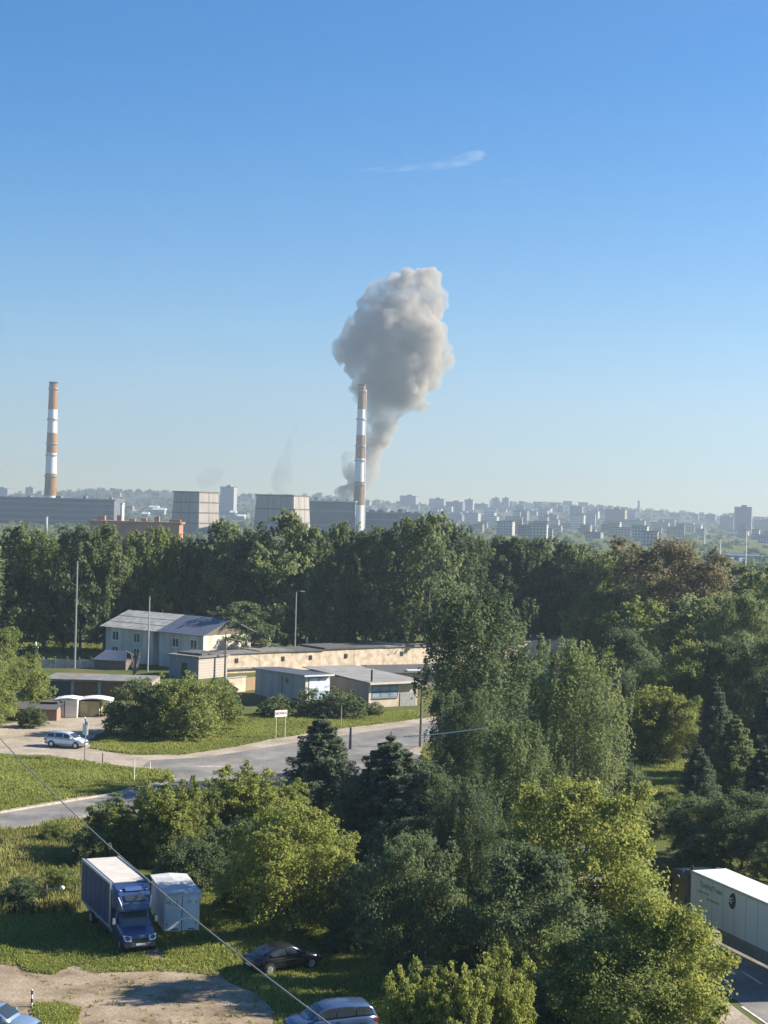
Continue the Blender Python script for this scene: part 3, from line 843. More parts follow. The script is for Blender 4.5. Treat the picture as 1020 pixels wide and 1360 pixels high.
far_wood('plain_wood', 1500, 560, 2500, lambda a, b: 0.0, 2.5, 5.5, 4, 'scattered low trees on the plain around the plant', L_dark)

# ------------------------------------------------------------------ smoke
def smoke(name, circles, D, voxel, mat, label, disp, seed, depth=1.0, puffs=15, swell=1.0):
    rnd = random.Random(seed)
    ppm = FOCAL / D
    bm = bmesh.new()
    for q in circles:
        x, y, r = q[:3]
        c = P(x, y, D)
        rr = r / ppm * swell
        if len(q) > 3: c.y -= q[3] / ppm
        c.y += rnd.uniform(-.5, .5) * rr * depth
        bmesh.ops.create_icosphere(bm, subdivisions=2, radius=rr, matrix=Matrix.Translation(c))
        for k in range(puffs):
            d = Vector((rnd.gauss(0, 1), rnd.gauss(-.35, 1), rnd.gauss(0, 1))).normalized()
            r2 = rr * rnd.uniform(.24, .46)
            bmesh.ops.create_icosphere(bm, subdivisions=2, radius=r2, matrix=Matrix.Translation(c + d * rr * rnd.uniform(.72, 1.0)))
    me = bpy.data.meshes.new(name); bm.to_mesh(me); bm.free()
    o = bpy.data.objects.new(name, me); C.objects.link(o)
    md = o.modifiers.new('fuse', 'REMESH'); md.mode = 'VOXEL'; md.voxel_size = voxel
    for sc, st in ((22 / ppm, disp * .6), (9 / ppm, disp * .55), (4.5 / ppm, disp * .3)):
        tx = bpy.data.textures.new('billow', 'CLOUDS'); tx.noise_scale = sc; tx.noise_depth = 2
        md = o.modifiers.new('billow', 'DISPLACE'); md.texture = tx; md.strength = st; md.texture_coords = 'GLOBAL'; md.mid_level = .5
    md = o.modifiers.new('fuse', 'REMESH'); md.mode = 'VOXEL'; md.voxel_size = voxel
    dg = bpy.context.evaluated_depsgraph_get()
    m2 = bpy.data.meshes.new_from_object(o.evaluated_get(dg))
    bpy.data.objects.remove(o, do_unlink=True)
    m2.materials.clear()
    ob = link(name, m2, None, mat)
    return tag(ob, label, 'smoke')
def turbulent(m, scale, lo, hi, d0, d1, step):
    nt = m.node_tree
    tc = nt.nodes.new('ShaderNodeTexCoord')
    nz = nt.nodes.new('ShaderNodeTexNoise'); nz.inputs['Scale'].default_value = scale; nz.inputs['Detail'].default_value = 5; nz.inputs['Roughness'].default_value = .6
    rp = nt.nodes.new('ShaderNodeMapRange')
    for i, v in enumerate((lo, hi, d0, d1)): rp.inputs[1 + i].default_value = v
    nt.links.new(tc.outputs['Object'], nz.inputs['Vector']); nt.links.new(nz.outputs['Fac'], rp.inputs[0])
    pv = [n for n in nt.nodes if n.type == 'PRINCIPLED_VOLUME'][0]
    nt.links.new(rp.outputs[0], pv.inputs['Density'])
    m.cycles.volume_step_rate = step
    return m
M_smoke = turbulent(volume_mat('dense_smoke', (0.655, 0.62, 0.565), 0.1, 0.0), .034, .37, .70, .0004, .20, .08)
smoke('smoke_column', [
    (462, 656, 13), (474, 648, 14), (478, 630, 13), (463, 622, 9), (460, 606, 7), (488, 640, 8), (488, 622, 13), (494, 602, 15), (500, 580, 17), (506, 560, 19), (497, 545, 15), (513, 540, 20, 12), (535, 530, 15), (556, 537, 11), (568, 536, 6),
    (478, 520, 14), (505, 512, 26, 20), (525, 500, 30, 22), (485, 480, 26, 14), (463, 465, 17), (449, 463, 9), (550, 485, 34, 36), (572, 478, 24), (588, 470, 11), (545, 508, 20, 30), (568, 500, 17),
    (472, 443, 17), (500, 447, 28, 22), (535, 440, 29, 34), (560, 450, 26, 26), (578, 452, 14), (520, 470, 34, 26), (487, 422, 15),
    (490, 404, 12), (506, 394, 20), (528, 388, 20), (550, 384, 21), (566, 374, 18), (575, 366, 11), (560, 415, 26), (520, 422, 27, 10), (574, 395, 14), (540, 405, 24, 20)],
    1850, 2.4, M_smoke, 'towering grey smoke column rising behind the middle chimney', 17, 5, swell=1.14)
M_haze_smoke = turbulent(volume_mat('thin_smoke', (0.36, 0.38, 0.41), 0.006, 0.2), .03, .35, .65, .001, .026, .3)
smoke('thin_smoke', [(372, 645, 15), (376, 628, 13), (380, 608, 11), (384, 590, 9), (390, 572, 7), (398, 562, 5)], 2250, 6, M_haze_smoke, 'faint grey wisp of smoke above the wider cooling tower', 16, 6)
smoke('thin_smoke', [(270, 638, 12), (282, 630, 14), (292, 628, 9)], 2250, 6, M_haze_smoke, 'faint grey puff above the smaller cooling tower', 14, 8)
# high wispy cloud, far above the haze
m = MB()
rings = []
for k, (x, y, r) in enumerate([(472, 227, 1.0), (500, 226, 4), (530, 224, 4), (560, 222, 4.5), (590, 219, 6), (610, 214, 8), (625, 210, 9), (638, 207, 8), (646, 205, 2)]):
    c = P(x, y, 6800); s = 6800 / FOCAL
    rings.append([(c.x, c.y + math.cos(a) * r * s * 2, c.z + math.sin(a) * r * s) for a in [2 * math.pi * q / 12 for q in range(12)]])
m.loft(rings)
M_ice = volume_mat('ice_cloud', (1, 1, 1), 0.003, 0.3)
nt = M_ice.node_tree
tc = nt.nodes.new('ShaderNodeTexCoord'); mp = nt.nodes.new('ShaderNodeMapping'); mp.inputs['Scale'].default_value = (.012, .02, .05)
nz = nt.nodes.new('ShaderNodeTexNoise'); nz.inputs['Scale'].default_value = 1.0; nz.inputs['Detail'].default_value = 4
rp = nt.nodes.new('ShaderNodeMapRange'); rp.inputs[1].default_value = .38; rp.inputs[2].default_value = .72; rp.inputs[3].default_value = .0001; rp.inputs[4].default_value = .003
nt.links.new(tc.outputs['Object'], mp.inputs[0]); nt.links.new(mp.outputs[0], nz.inputs['Vector']); nt.links.new(nz.outputs['Fac'], rp.inputs[0])
pv = [n for n in nt.nodes if n.type == 'PRINCIPLED_VOLUME'][0]
nt.links.new(rp.outputs[0], pv.inputs['Density'])
M_ice.cycles.volume_step_rate = 0.3
M_ice_faint = M_ice.copy(); M_ice_faint.name = 'faint_ice_cloud'
[n for n in M_ice_faint.node_tree.nodes if n.type == 'MAP_RANGE'][0].inputs[4].default_value = .0013
wisp = m.build('wisp_cloud', M_ice, smooth=True)
tag(wisp, 'thin white streak of cloud high in the blue sky', 'cloud')
for pts, lab in (([(690, 468, .5), (730, 466, 3), (780, 465, 3), (825, 467, .5)], 'very faint cloud streak right of the smoke column'), ([(850, 582, .5), (900, 579, 4), (960, 578, 4), (1030, 580, 3), (1060, 581, .5)], 'very faint cloud streak low above the right skyline'), ([(640, 242, .5), (672, 240, 2.5), (700, 241, 2), (720, 242, .5)], 'very faint cloud streak right of the high one')):
    m = MB(); rings = []
    for x, y, r in pts:
        c = P(x, y, 8500); q = 8500 / FOCAL
        rings.append([(c.x, c.y + math.cos(a) * r * q * 2, c.z + math.sin(a) * r * q) for a in [2 * math.pi * j / 10 for j in range(10)]])
    o = m.loft(rings).build('wisp_cloud', M_ice_faint, smooth=True); tag(o, lab, 'cloud')

# ------------------------------------------------------------------ haze: one closed box of thin air round the place
m = MB(); m.box(-4300, 4300, -420, 6300, -1.6, 410)
haze = m.build('haze', volume_mat('haze_air', (0.43, 0.525, 0.66), 0.00022, 0.3))
tag(haze, kind='stuff'); haze['label'] = 'pale blue summer haze over the whole place'
haze.display_type = 'WIRE'

# ------------------------------------------------------------------ buildings in the middle distance
def window(parent, x0, x1, z0, z1, y, frame=M_white, mull=1, glass=M_glass, ft=0.09):
    """window on a wall that faces -Y at y"""
    f = MB()
    f.box(x0, x1, y - .06, y - .005, z0, z0 + ft).box(x0, x1, y - .06, y - .005, z1 - ft, z1)
    f.box(x0, x0 + ft, y - .06, y - .005, z0 + ft, z1 - ft).box(x1 - ft, x1, y - .06, y - .005, z0 + ft, z1 - ft)
    for k in range(mull):
        xm = x0 + (x1 - x0) * (k + 1) / (mull + 1)
        f.box(xm - ft / 2, xm + ft / 2, y - .055, y - .005, z0 + ft, z1 - ft)
    w = f.build('window', frame, parent)
    n = mull + 1
    for k in range(n):
        a = x0 + (x1 - x0) * k / n + ft / 2; b = x0 + (x1 - x0) * (k + 1) / n - ft / 2
        MB().box(a, b, y - .035, y - .008, z0 + ft, z1 - ft).build('pane', glass, w)
    MB().box(x0 - .1, x1 + .1, y - .16, y - .002, z0 - .08, z0 - .005).build('sill', M_silver, w)
    return w
def ribbed(name, quad, mat, parent, nrib, th=.06, rib=.05):
    m = MB(); m.slab(quad, th)
    q = [Vector(p) for p in quad]
    n = (q[1] - q[0]).cross(q[3] - q[0]).normalized()
    for k in range(nrib):
        u = (k + .5) / nrib
        a, b = q[0].lerp(q[1], u), q[3].lerp(q[2], u)
        s = (q[1] - q[0]).normalized() * rib
        m.slab([a - s + n * (rib), a + s + n * rib, b + s + n * rib, b - s + n * rib], rib * .95)
    return m.build(name, mat, parent)

# two-storey house: local x along the facade, y into the house, facade faces -Y
M_house = solid('house_render', (0.60, 0.535, 0.45), 0.9, scale=.9, var=.22, streak=True, bump=.15)
M_slate = solid('asbestos_slate', (0.33, 0.34, 0.34), 0.85, scale=.8, var=.22)
M_blue_roof = solid('blue_roof_sheet', (0.085, 0.115, 0.175), 0.5, scale=.5, var=.12)
A = G(134, 831, 5.5); B = G(270.6, 844.6, 5.5)
d = (B - A); LEN = d.length; rz = math.atan2(d.y, d.x)
house = thing('two_storey_house', 'white two-storey house with half grey, half blue roof', 'house', (A.x, A.y, 0), rz)
DEP = 12.0; O = 0.6
m = MB(); m.box(O, LEN * .5, O, DEP - O, -.2, 5.4); m.build('wall', M_house, house)
m = MB(); m.box(LEN * .5, LEN * .56, O + .9, DEP - O, -.2, 5.38); m.build('recess_wall', solid('shaded_recess_render', (0.42, 0.42, 0.41), .9), house)  # darker render colour paints the shade inside the recess
m = MB(); m.box(LEN * .56, LEN - O, O - .02, DEP - O, -.2, 5.41); m.build('wall', M_house, house)
zr = 7.75
m = MB(); m.add([(O, O, 5.42), (LEN - O, O, 5.42), (LEN - O, DEP - O, 5.42), (O, DEP - O, 5.42), (O, DEP / 2, zr - .15), (LEN - O, DEP / 2, zr - .15)], [(0, 4, 3), (1, 2, 5), (0, 1, 5, 4), (3, 4, 5, 2)])
m.build('gable', M_timber, house)
MID = LEN * .56
nsh = 3
for k in range(nsh):      # slate in three courses, each lapped over the one below
    u0, u1 = k / nsh, (k + 1) / nsh
    f = lambda u: (DEP / 2 * u - .25 * (1 - u), 5.47 + (zr - 5.47) * u + .05 * k)
    (y0, z0), (y1, z1) = f(u0), f(u1 + .02)
    ribbed('slate_course', [(-.1, y0, z0), (MID, y0, z0), (MID, y1, z1), (-.1, y1, z1)], M_slate, house, 26, .05, .04)
ribbed('blue_roof_slope', [(MID + .02, -.25, 5.5), (LEN + .2, -.25, 5.5), (LEN + .2, DEP / 2, zr + .14), (MID + .02, DEP / 2, zr + .14)], M_blue_roof, house, 18, .05, .04)
ribbed('rear_roof_slope', [(LEN + .2, DEP + .2, 5.45), (-.1, DEP + .2, 5.45), (-.1, DEP / 2 + .05, zr + .1), (LEN + .2, DEP / 2 + .05, zr + .1)], M_slate, house, 30, .05, .04)
for x, z in ((2.2, 3.3), (7.2, 3.3), (2.2, 0.9), (7.2, .9)):
    window(house, x, x + 1.5, z, z + 1.5, O)
for x in (16.0, 20.0):
    window(house, x, x + 1.5, 3.2, 4.7, O - .02)
window(house, 16.0, 17.5, .9, 2.2, O - .02)
# annex with a blue lean-to roof at the house's left
a0 = G(146, 889)
ann = thing('blue_roof_annex', 'small annex with blue sheet roof beside the white house', 'shed', (a0.x, a0.y, 0), -.25)
MB().box(-2.6, 2.6, 0, 4, -.1, 1.4).build('wall', M_timber, ann)
ribbed('roof', [(-2.9, -.4, 1.42), (2.9, -.4, 1.42), (1.6, 2.4, 2.7), (-1.9, 2.4, 2.7)], M_blue_roof, ann, 12)
m = MB(); m.slab([(1.6, 2.43, 2.7), (2.9, 4.4, 1.44), (-2.9, 4.4, 1.44), (-1.9, 2.43, 2.7)][::-1], .05); m.build('rear_roof', M_blue_roof, ann)

# small flat-roofed brick hut
M_pale_brick = brick_mat('pale_brick', (0.42, 0.36, 0.30), (0.34, 0.29, 0.24), (0.40, 0.38, 0.35), 1.0)
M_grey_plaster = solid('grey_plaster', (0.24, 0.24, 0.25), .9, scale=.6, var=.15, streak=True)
M_flat_roof = solid('flat_roof_felt', (0.19, 0.185, 0.18), .9, scale=.7, var=.2)
cn = G(263.5, 902)
t = thing('brick_hut', 'small flat-roofed hut, dark left wall and lit brick right wall', 'hut', cn, math.atan2(-.60, .80))
# local: corner at origin, left wall runs to -x, right wall runs to +y
MB().box(-6.0, 0, 0, 6.2, -.2, 3.1).build('wall', M_pale_brick, t)
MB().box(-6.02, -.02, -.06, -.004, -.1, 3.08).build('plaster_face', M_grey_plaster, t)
MB().box(-6.3, .3, -.35, 6.5, 3.12, 3.34).build('roof', M_flat_roof, t)
MB().box(-3.4, -2.3, -.1, -.063, 0, 2.2).build('door', M_dark_metal, t)
MB().box(-5.6, -.6, 1.2, 5.6, 3.36, 3.62).build('roof_patch', M_roof_dark, t)

# long cream garage row
M_cream = solid('cream_render', (0.60, 0.49, 0.385), .9, scale=.9, var=.24, bump=.1)
WA = G(300, 894.5); WB_top = G(790, 849, 3.0); WB = Vector((WB_top.x, WB_top.y, 0))
d = WB - WA; GL = d.length
gar = thing('garage_row', 'long low cream garage row running right behind the kiosks', 'garage', WA, math.atan2(d.y, d.x))
npan = 13
rnd = random.Random(4)
for k in range(npan):
    x0, x1 = GL * k / npan, GL * (k + 1) / npan - .04
    hh = 3.0 + rnd.uniform(-.12, .12)
    MB().box(x0, x1, 0 + rnd.uniform(0, .05), 6.5, -.2, hh).build('wall_bay', M_cream, gar)
    mt = M_roof_dark if k in (2, 3, 4, 7, 8) else M_flat_roof
    MB().box(x0 - .02, x1 + .06, -.22, 6.8, hh + .02, hh + .2 + .08 * (k % 2)).build('roof_slab', mt, gar)
for x in (1.6, 10.2, 15.5, 22.5, 34):
    MB().box(x, x + .55, -.06, .1, 1.55, 2.25).build('vent_opening', M_dark_metal, gar)
MB().box(-.2, 7.5, -.35, -.08, .62, .85).build('ledge', M_concrete, gar)
# low cream wall with ochre gate in front, left of the kiosk
w0 = G(300, 921); w1 = G(347, 916)
d = w1 - w0
t = thing('yard_wall', 'low cream yard wall with ochre gate left of the grey kiosk', 'wall', w0, math.atan2(d.y, d.x))
MB().box(0, d.length * .55, 0, .3, -.1, 2.0).build('wall', M_cream, t)
MB().box(d.length * .57, d.length, .05, .2, .05, 1.9).build('gate', solid('ochre_paint', (.30, .22, .13), .8), t)
MB().box(-.1, d.length * .56, -.1, .4, 2.02, 2.15).build('coping', M_concrete, t)

# two kiosks
M_kiosk = solid('kiosk_cladding', (0.36, 0.335, 0.305), .75, scale=.6, var=.16, streak=True)
M_kroof = solid('kiosk_roof_sheet', (0.20, 0.225, 0.26), .5, scale=.6, var=.12)
k0 = G(404.5, 938)
KR = R(32)
t = thing('kiosk', 'grey kiosk with mono-pitch roof and white banner on its right face', 'kiosk', k0, KR)
W1, D1, H1 = 3.7, 14.0, 4.0
MB().add([(0, 0, -.2), (W1, 0, -.2), (W1, D1, -.2), (0, D1, -.2), (0, 0, H1), (W1, 0, H1), (W1, D1, H1 - .5), (0, D1, H1 - .5)], [(0, 3, 2, 1), (4, 5, 6, 7), (0, 1, 5, 4), (1, 2, 6, 5), (2, 3, 7, 6), (3, 0, 4, 7)]).build('wall', M_kiosk, t)
ribbed('roof', [(-.45, -.5, H1 + .1), (W1 + .4, -.5, H1 + .1), (W1 + .4, D1 + .5, H1 - .42), (-.45, D1 + .5, H1 - .42)], M_kroof, t, 9, .07, .03)
MB().box(-.42, W1 + .38, -.56, -.5, H1 - .12, H1 + .08).build('fascia', M_white, t)
M_cream_trim = solid('cream_trim', (.66, .60, .52), .7)
MB().box(.0, .42, -.08, -.004, 0, H1 - .15).build('corner_post', M_cream_trim, t)
def banner_mat():
    m, nt, out = mat_base('banner_print')
    p = nt.nodes.new('ShaderNodeBsdfPrincipled'); p.inputs['Roughness'].default_value = .5
    tc = nt.nodes.new('ShaderNodeTexCoord'); nz = nt.nodes.new('ShaderNodeTexNoise'); nz.inputs['Scale'].default_value = .9; nz.inputs['Detail'].default_value = 3
    r = nt.nodes.new('ShaderNodeValToRGB'); r.color_ramp.elements[0].position = .40; r.color_ramp.elements[1].position = .52
    r.color_ramp.elements[0].color = (.30, .46, .62, 1); r.color_ramp.elements[1].color = (.82, .84, .85, 1)
    nt.links.new(tc.outputs['Object'], nz.inputs[0]); nt.links.new(nz.outputs[0], r.inputs[0]); nt.links.new(r.outputs[0], p.inputs[0]); nt.links.new(p.outputs[0], out.inputs[0])
    return m
MB().box(.55, W1 - .08, -.12, -.05, .7, H1 - .35).build('banner', banner_mat(), t)
MB().box(-.06, -.005, 4.6, 5.3, 2.5, 3.1).build('small_window', M_glass, t)
MB().box(-.05, -.004, 6.2, 6.35, 1.0, 3.3).build('drain_pipe', M_dark_metal, t)
MB().box(-.05, -.005, 8.5, 11.5, 2.7, 3.2).build('faded_sign', solid('faded_sign', (.36, .37, .39), .8), t)

k0 = G(489, 940)
t = thing('shop_pavilion', 'low beige pavilion with wide window band and grey shutter', 'kiosk', k0, KR)
W2, D2, H2 = 7.6, 17.0, 3.2
M_beige = solid('beige_render', (.56, .47, .38), .85, scale=.5, var=.12)
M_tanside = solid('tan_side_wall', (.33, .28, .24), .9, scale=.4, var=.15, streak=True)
MB().box(0, W2, 0, D2, -.2, H2).build('wall', M_beige, t)
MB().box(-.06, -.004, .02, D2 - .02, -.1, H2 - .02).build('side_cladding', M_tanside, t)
M_pav_roof = solid('pavilion_roof', (.27, .265, .25), .8, scale=.5, var=.14)
m = MB(); m.slab([(-.35, -.8, H2 + .16), (W2 + .8, -.8, H2 + .16), (W2 + .5, D2 + .3, H2 + .45), (-.35, D2 + .3, H2 + .45)], .12); m.build('roof', M_pav_roof, t)
MB().box(-.33, W2 + .78, -.88, -.805, H2 - .12, H2 + .13).build('fascia', M_cream_trim, t)
window(t, .5, 4.5, 1.25, 2.8, 0, solid('blue_frame', (.12, .17, .25), .6), 2, solid('pane_reflection', (.30, .38, .46), .15, spec=.9, var=.3, scale=.8))
MB().box(.6, 4.4, -.075, -.062, 1.92, 2.12).build('window_rail', MATS['blue_frame'], t)
MB().box(4.85, 7.3, -.07, -.005, 0, 1.75).build('shutter', solid('shutter_grey', (.33, .33, .33), .7, var=.15), t)
MB().box(.0, .35, -.07, -.006, 0, H2 - .2).build('corner_post', M_cream_trim, t)
MB().tube([(.6, .3, H2 - .1), (.6, .3, H2 + 1.7)], .13, 8).build('flue', M_dark_metal, t)
# dark roofed shed behind the pavilion
s0 = G(500, 905)
t = thing('dark_roof_shed', 'low shed with dark felt roof behind the beige pavilion', 'shed', (s0.x + 1.0, 229, 0), R(24))
MB().box(0, 11, 0, 7, -.1, 2.1).build('wall', M_tanside, t)
m = MB(); m.slab([(-.4, -.5, 2.2), (11.4, -.5, 2.2), (11.4, 7.4, 2.55), (-.4, 7.4, 2.55)], .1); m.build('roof', M_roof_dark, t)
MB().box(4, 6.2, .4, 1.2, 2.3, 2.48).build('roof_patch', M_white_roof, t)
MB().box(8, 10, 1, 2.5, 2.38, 2.55).build('roof_patch', M_white_roof, t)

# left garages with brown doors
g0 = G(58, 926)
t = thing('brick_garages', 'row of low garages with brown doors and grey flat roof at left', 'garage', g0, -.02)
M_gar_wall = solid('garage_brickwork', (.30, .24, .20), .9, scale=1.2, var=.2)
M_brown_door = solid('brown_door', (.20, .095, .045), .7, var=.15, scale=1)
M_green_door = solid('slate_door', (.045, .06, .07), .7, var=.15)
for k in range(4):
    x0 = k * 3.55
    MB().box(x0, x0 + 3.53, .12, 6.5, -.1, 2.3).build('wall_bay', M_gar_wall, t)
    MB().box(x0 - .02, x0 + .40, 0, .11, -.1, 2.28).build('pier', M_concrete, t)
    MB().box(x0 + .42, x0 + 3.5, .03, .1, .02, 2.1).build('garage_door', M_green_door if k == 0 else M_brown_door, t)
    MB().box(x0 - .02, x0 + 3.52, -.5, 7.0, 2.32 + .01 * (k % 2), 2.5 + .03 * (k % 2)).build('roof_slab', M_flat_roof, t)
# concrete panel fence behind them
f0, f1 = G(45, 892), G(128, 893)
d = f1 - f0
t = thing('panel_fence', 'grey concrete panel fence behind the brown-door garages', 'fence', f0 + Vector((0, 6, 0)), math.atan2(d.y, d.x))
n = 5
for k in range(n):
    x0 = d.length * k / n
    MB().box(x0 + .12, x0 + d.length / n - .02, 0, .1, -.05, 1.25 + .1 * (k % 2)).build('panel', M_concrete, t)
    MB().box(x0 - .1, x0 + .1, -.06, .16, -.05, 1.7).build('post', M_concrete, t)

# sheds by the track
M_white_door = solid('white_shed_sheet', (.74, .73, .70), .7, var=.12, scale=1)
s0 = G(76, 953)
t = thing('white_shed', 'small white metal shed with curved top beside the dirt track', 'shed', s0, .03)
MB().box(0, 2.35, .05, 2.6, -.05, 2.15).build('wall', M_white_door, t)
MB().box(.9, 2.3, -.01, .046, .03, 2.0).build('door', M_white_door, t)
MB().box(.78, .87, -.02, .045, .03, 2.0).build('door_gap', M_dark_metal, t)
m = MB(); pr = [(-.9, 1.75), (-.4, 2.05), (.4, 2.22), (1.3, 2.3), (2.5, 2.18), (2.5, 2.26), (1.3, 2.40), (.4, 2.32), (-.4, 2.15), (-.9, 1.85)]
m.prism_y(pr, -.25, 2.7).build('roof', M_white, t)
s0 = G(103.5, 952)
t = thing('ochre_shed', 'small ochre-fronted shed with pale arched roof beside the white shed', 'shed', s0, .03)
MB().box(0, 2.5, .05, 2.8, -.05, 1.85).build('wall', solid('ochre_front', (.36, .32, .17), .8, var=.15, scale=1), t)
m = MB(); pr = [(-.15, 1.75)] + [(-.15 + 4.0 * i / 8, 1.87 + .42 * math.sin(math.pi * (0.12 + .76 * i / 8))) for i in range(9)] + [(3.85, 1.75)] + [(-.1 + 3.9 * i / 8, 1.80 + .40 * math.sin(math.pi * (0.12 + .76 * i / 8))) for i in range(8, -1, -1)]
m.prism_y(pr, -.2, 3).build('roof', M_white_roof, t)
for x in (2.62, 3.6): MB().box(x, x + .14, 0, .14, -.05, 1.72).build('post', M_timber, t)
MB().box(.2, 1.2, 0, .044, .02, 1.6).build('door', solid('ochre_door', (.33, .30, .15), .8), t)
s0 = G(16, 956)
t = thing('brick_lean_to', 'low brick lean-to with dark sagging roof left of the white shed', 'shed', s0, .02)
M_brick = brick_mat('red_brick', (.27, .15, .10), (.22, .13, .09), (.30, .27, .24), 2.0)
MB().box(0, 5.2, 0, 3, -.05, 1.35).build('wall', M_brick, t)
m = MB(); m.slab([(-.5, -.6, 1.38), (5.3, -.6, 1.40), (5.3, 3.2, 1.9), (-.5, 3.2, 1.8)], .1); m.build('roof', M_roof_dark, t)
MB().box(3.0, 5.0, 1.8, 3.0, 1.85, 2.0).build('roof_board', M_timber, t)
# white hut glimpsed through foliage right of the tall birch
s0 = G(738, 912)
t = thing('white_hut', 'white hut half hidden by foliage right of the tall birch', 'shed', s0, .3)
MB().box(0, 7, 0, 5, -.1, 2.4).build('wall', M_white_door, t)
m = MB(); m.slab([(-.4, -.4, 2.45), (7.4, -.4, 2.45), (7.4, 5.3, 2.9), (-.4, 5.3, 2.9)], .1); m.build('roof', M_flat_roof, t)
window(t, 1.2, 2.8, .9, 1.9, 0)
# pale building glimpsed behind the tree belt
c0 = P(250, 772, 330)
t = thing('pink_building', 'pale pink building glimpsed between dark trunks behind the white house', 'building', (c0.x, 330, 0), -.3)
MB().box(-2, 10, 0, 8, -.1, c0.z).build('wall', solid('pink_render', (.60, .48, .40), .9), t)
MB().box(-2.4, 10.4, -.4, 8.4, c0.z + .02, c0.z + .4).build('roof', M_roof_dark, t)
for i in range(3):
    for z in (1, 4, 7): window(t, .2 + i * 3.2, 1.6 + i * 3.2, z, z + 1.4, 0)

# ------------------------------------------------------------------ poles, signs, wires
def pole(px, top, base, label, r=.14, mat=M_concrete, head=None, arm=None, D=None, name='utility_pole'):
    b = G(px, base) if D is None else Vector((P(px, base, D).x, D, 0))
    h = P(px, top, b.y).z
    t = thing(name, label, 'pole', (b.x, b.y, 0), 0, 'poles around the yards')
    MB().tube([(0, 0, -.2), (0, 0, h)], [r, r * .65], 8).build('shaft', mat, t)
    if head: 
        MB().tube([(0, 0, h - .1), (.35, -.1, h + .12), (.8, -.2, h + .12)], .05, 6).build('arm', M_metal_grey, t)
        MB().box(.7, 1.3, -.32, -.08, h + .03, h + .2).build('lamp_head', M_white, t)
    if arm:
        MB().box(-arm, arm, -.06, .06, h - .5, h - .38).build('cross_arm', mat, t)
        for x in (-arm * .85, 0, arm * .85):
            MB().lathe([(.05, h - .37), (.07, h - .25), (.03, h - .18)], 8, (x, 0, 0)).build('insulator', M_white, t)
    return t, b, h
pole(99, 745, 888, 'tallest grey concrete pole before the tree belt, left of the house', .17, M_metal_grey)
pole(196, 792, 892, 'slim pale pole standing in front of the white house', .13, M_concrete)
p45 = pole(46, 857, 908, 'short weathered pole with white cap above the brown-door garages', .16, M_timber, arm=.4)
MB().lathe([(.14, p45[2]), (.16, p45[2] + .3), (.05, p45[2] + .5)], 8).build('cap', M_white, p45[0])
pole(391, 786, 884, 'slim lamp pole behind the long cream garages', .13, M_silver, head=True)
p298 = pole(298.5, 843, 900, 'dark timber pole beside the flat-roofed hut', .16, M_timber, arm=.5)
pole(558, 906, 992, 'dark thin pole in front of the tall birch by the road', .15, M_timber)
for px, top, base, lab in ((357, 846, 880, 'first short white post behind the cream garage roof'), (407, 846, 878, 'second short white post behind the cream garage roof'), (523.5, 840, 872, 'brightest short white post behind the cream garage roof'), (324, 850, 884, 'short white post nearest the timber pole behind the garages')):
    pole(px, top, base, lab, .14, M_white, name='fence_post')
pole(465, 966, 995, 'dark stump-like post at the roadside beside the fir', .17, M_dark_metal, name='roadside_post')
pole(453, 937, 966, 'thin pale post standing in the verge grass', .06, M_silver, name='roadside_post')
pole(178, 1008, 1037, 'slim white post standing in the grass island', .06, M_white, name='roadside_post')
pole(136, 1000, 1016, 'short dark post at the edge of the grass island', .06, M_dark_metal, name='roadside_post')
pole(199, 1012, 1022, 'shortest white post near the tip of the grass island', .07, M_white, name='roadside_post')
def wire(pa, pb, sag, r, label, mat, n=24, name='cable'):
    pa, pb = Vector(pa), Vector(pb)
    pts = [pa.lerp(pb, k / n) - Vector((0, 0, sag * 4 * (k / n) * (1 - k / n))) for k in range(n + 1)]
    o = MB().tube(pts, r, 6).build(name, mat, smooth=True)
    return tag(o, label, 'cable')
M_cable = solid('grey_cable', (.22, .22, .21), .5, var=.1)
wire(P(-40, 935, 62), P(478, 1390, 30), .55, .017, 'grey cable slanting down across the lower left of the view', M_cable)
wire(P(536, 978.5, 128), P(664, 963.5, 118), .1, .045, 'pale cable strung in front of the tall birch trunk', M_white)
wire((p298[1].x, p298[1].y, p298[2] - .3), G(345, 878, 4.0), .3, .03, 'thin cable from the timber pole to the grey kiosk', M_cable)
wire((p298[1].x, p298[1].y, p298[2] - .35), P(372, 855, 262), .4, .03, 'thin cable from the timber pole over the garage roof', M_cable)
# signboard on two posts
def text_mesh(s, size, name, mat, parent, loc, rot, ext=.004, align='CENTER'):
    cu = bpy.data.curves.new(name, 'FONT'); cu.body = s; cu.size = size; cu.extrude = ext; cu.align_x = align; cu.align_y = 'CENTER'
    o = bpy.data.objects.new(name, cu); C.objects.link(o)
    dg = bpy.context.evaluated_depsgraph_get()
    me = bpy.data.meshes.new_from_object(o.evaluated_get(dg))
    bpy.data.objects.remove(o, do_unlink=True)
    me.materials.clear()
    ob = link(name, me, parent, mat)
    ob.location = loc; ob.rotation_euler = rot
    return ob
M_sign_red = solid('sign_red', (.25, .07, .04), .7)
s0 = G(372.5, 980)
t = thing('signboard', 'white lettered signboard on two posts in the verge', 'sign', s0, .62)
for x in (-.6, .6): MB().tube([(x, .06, -.1), (x, .06, 2.5)], .045, 6).build('post', M_cream_trim, t)
MB().box(-.8, .8, 0, .04, 2.35, 3.1).build('board', M_white, t)
text_mesh('МОЙКА', .40, 'lettering', M_sign_red, t, (0, -.012, 2.74), (R(90), 0, 0))
s0 = G(112.5, 1010)
t = thing('road_sign', 'road sign pole with white plates beside the white car', 'sign', s0, R(-58))
MB().tube([(0, 0, -.1), (0, 0, 4.2)], .06, 8).build('pole', M_metal_grey, t)
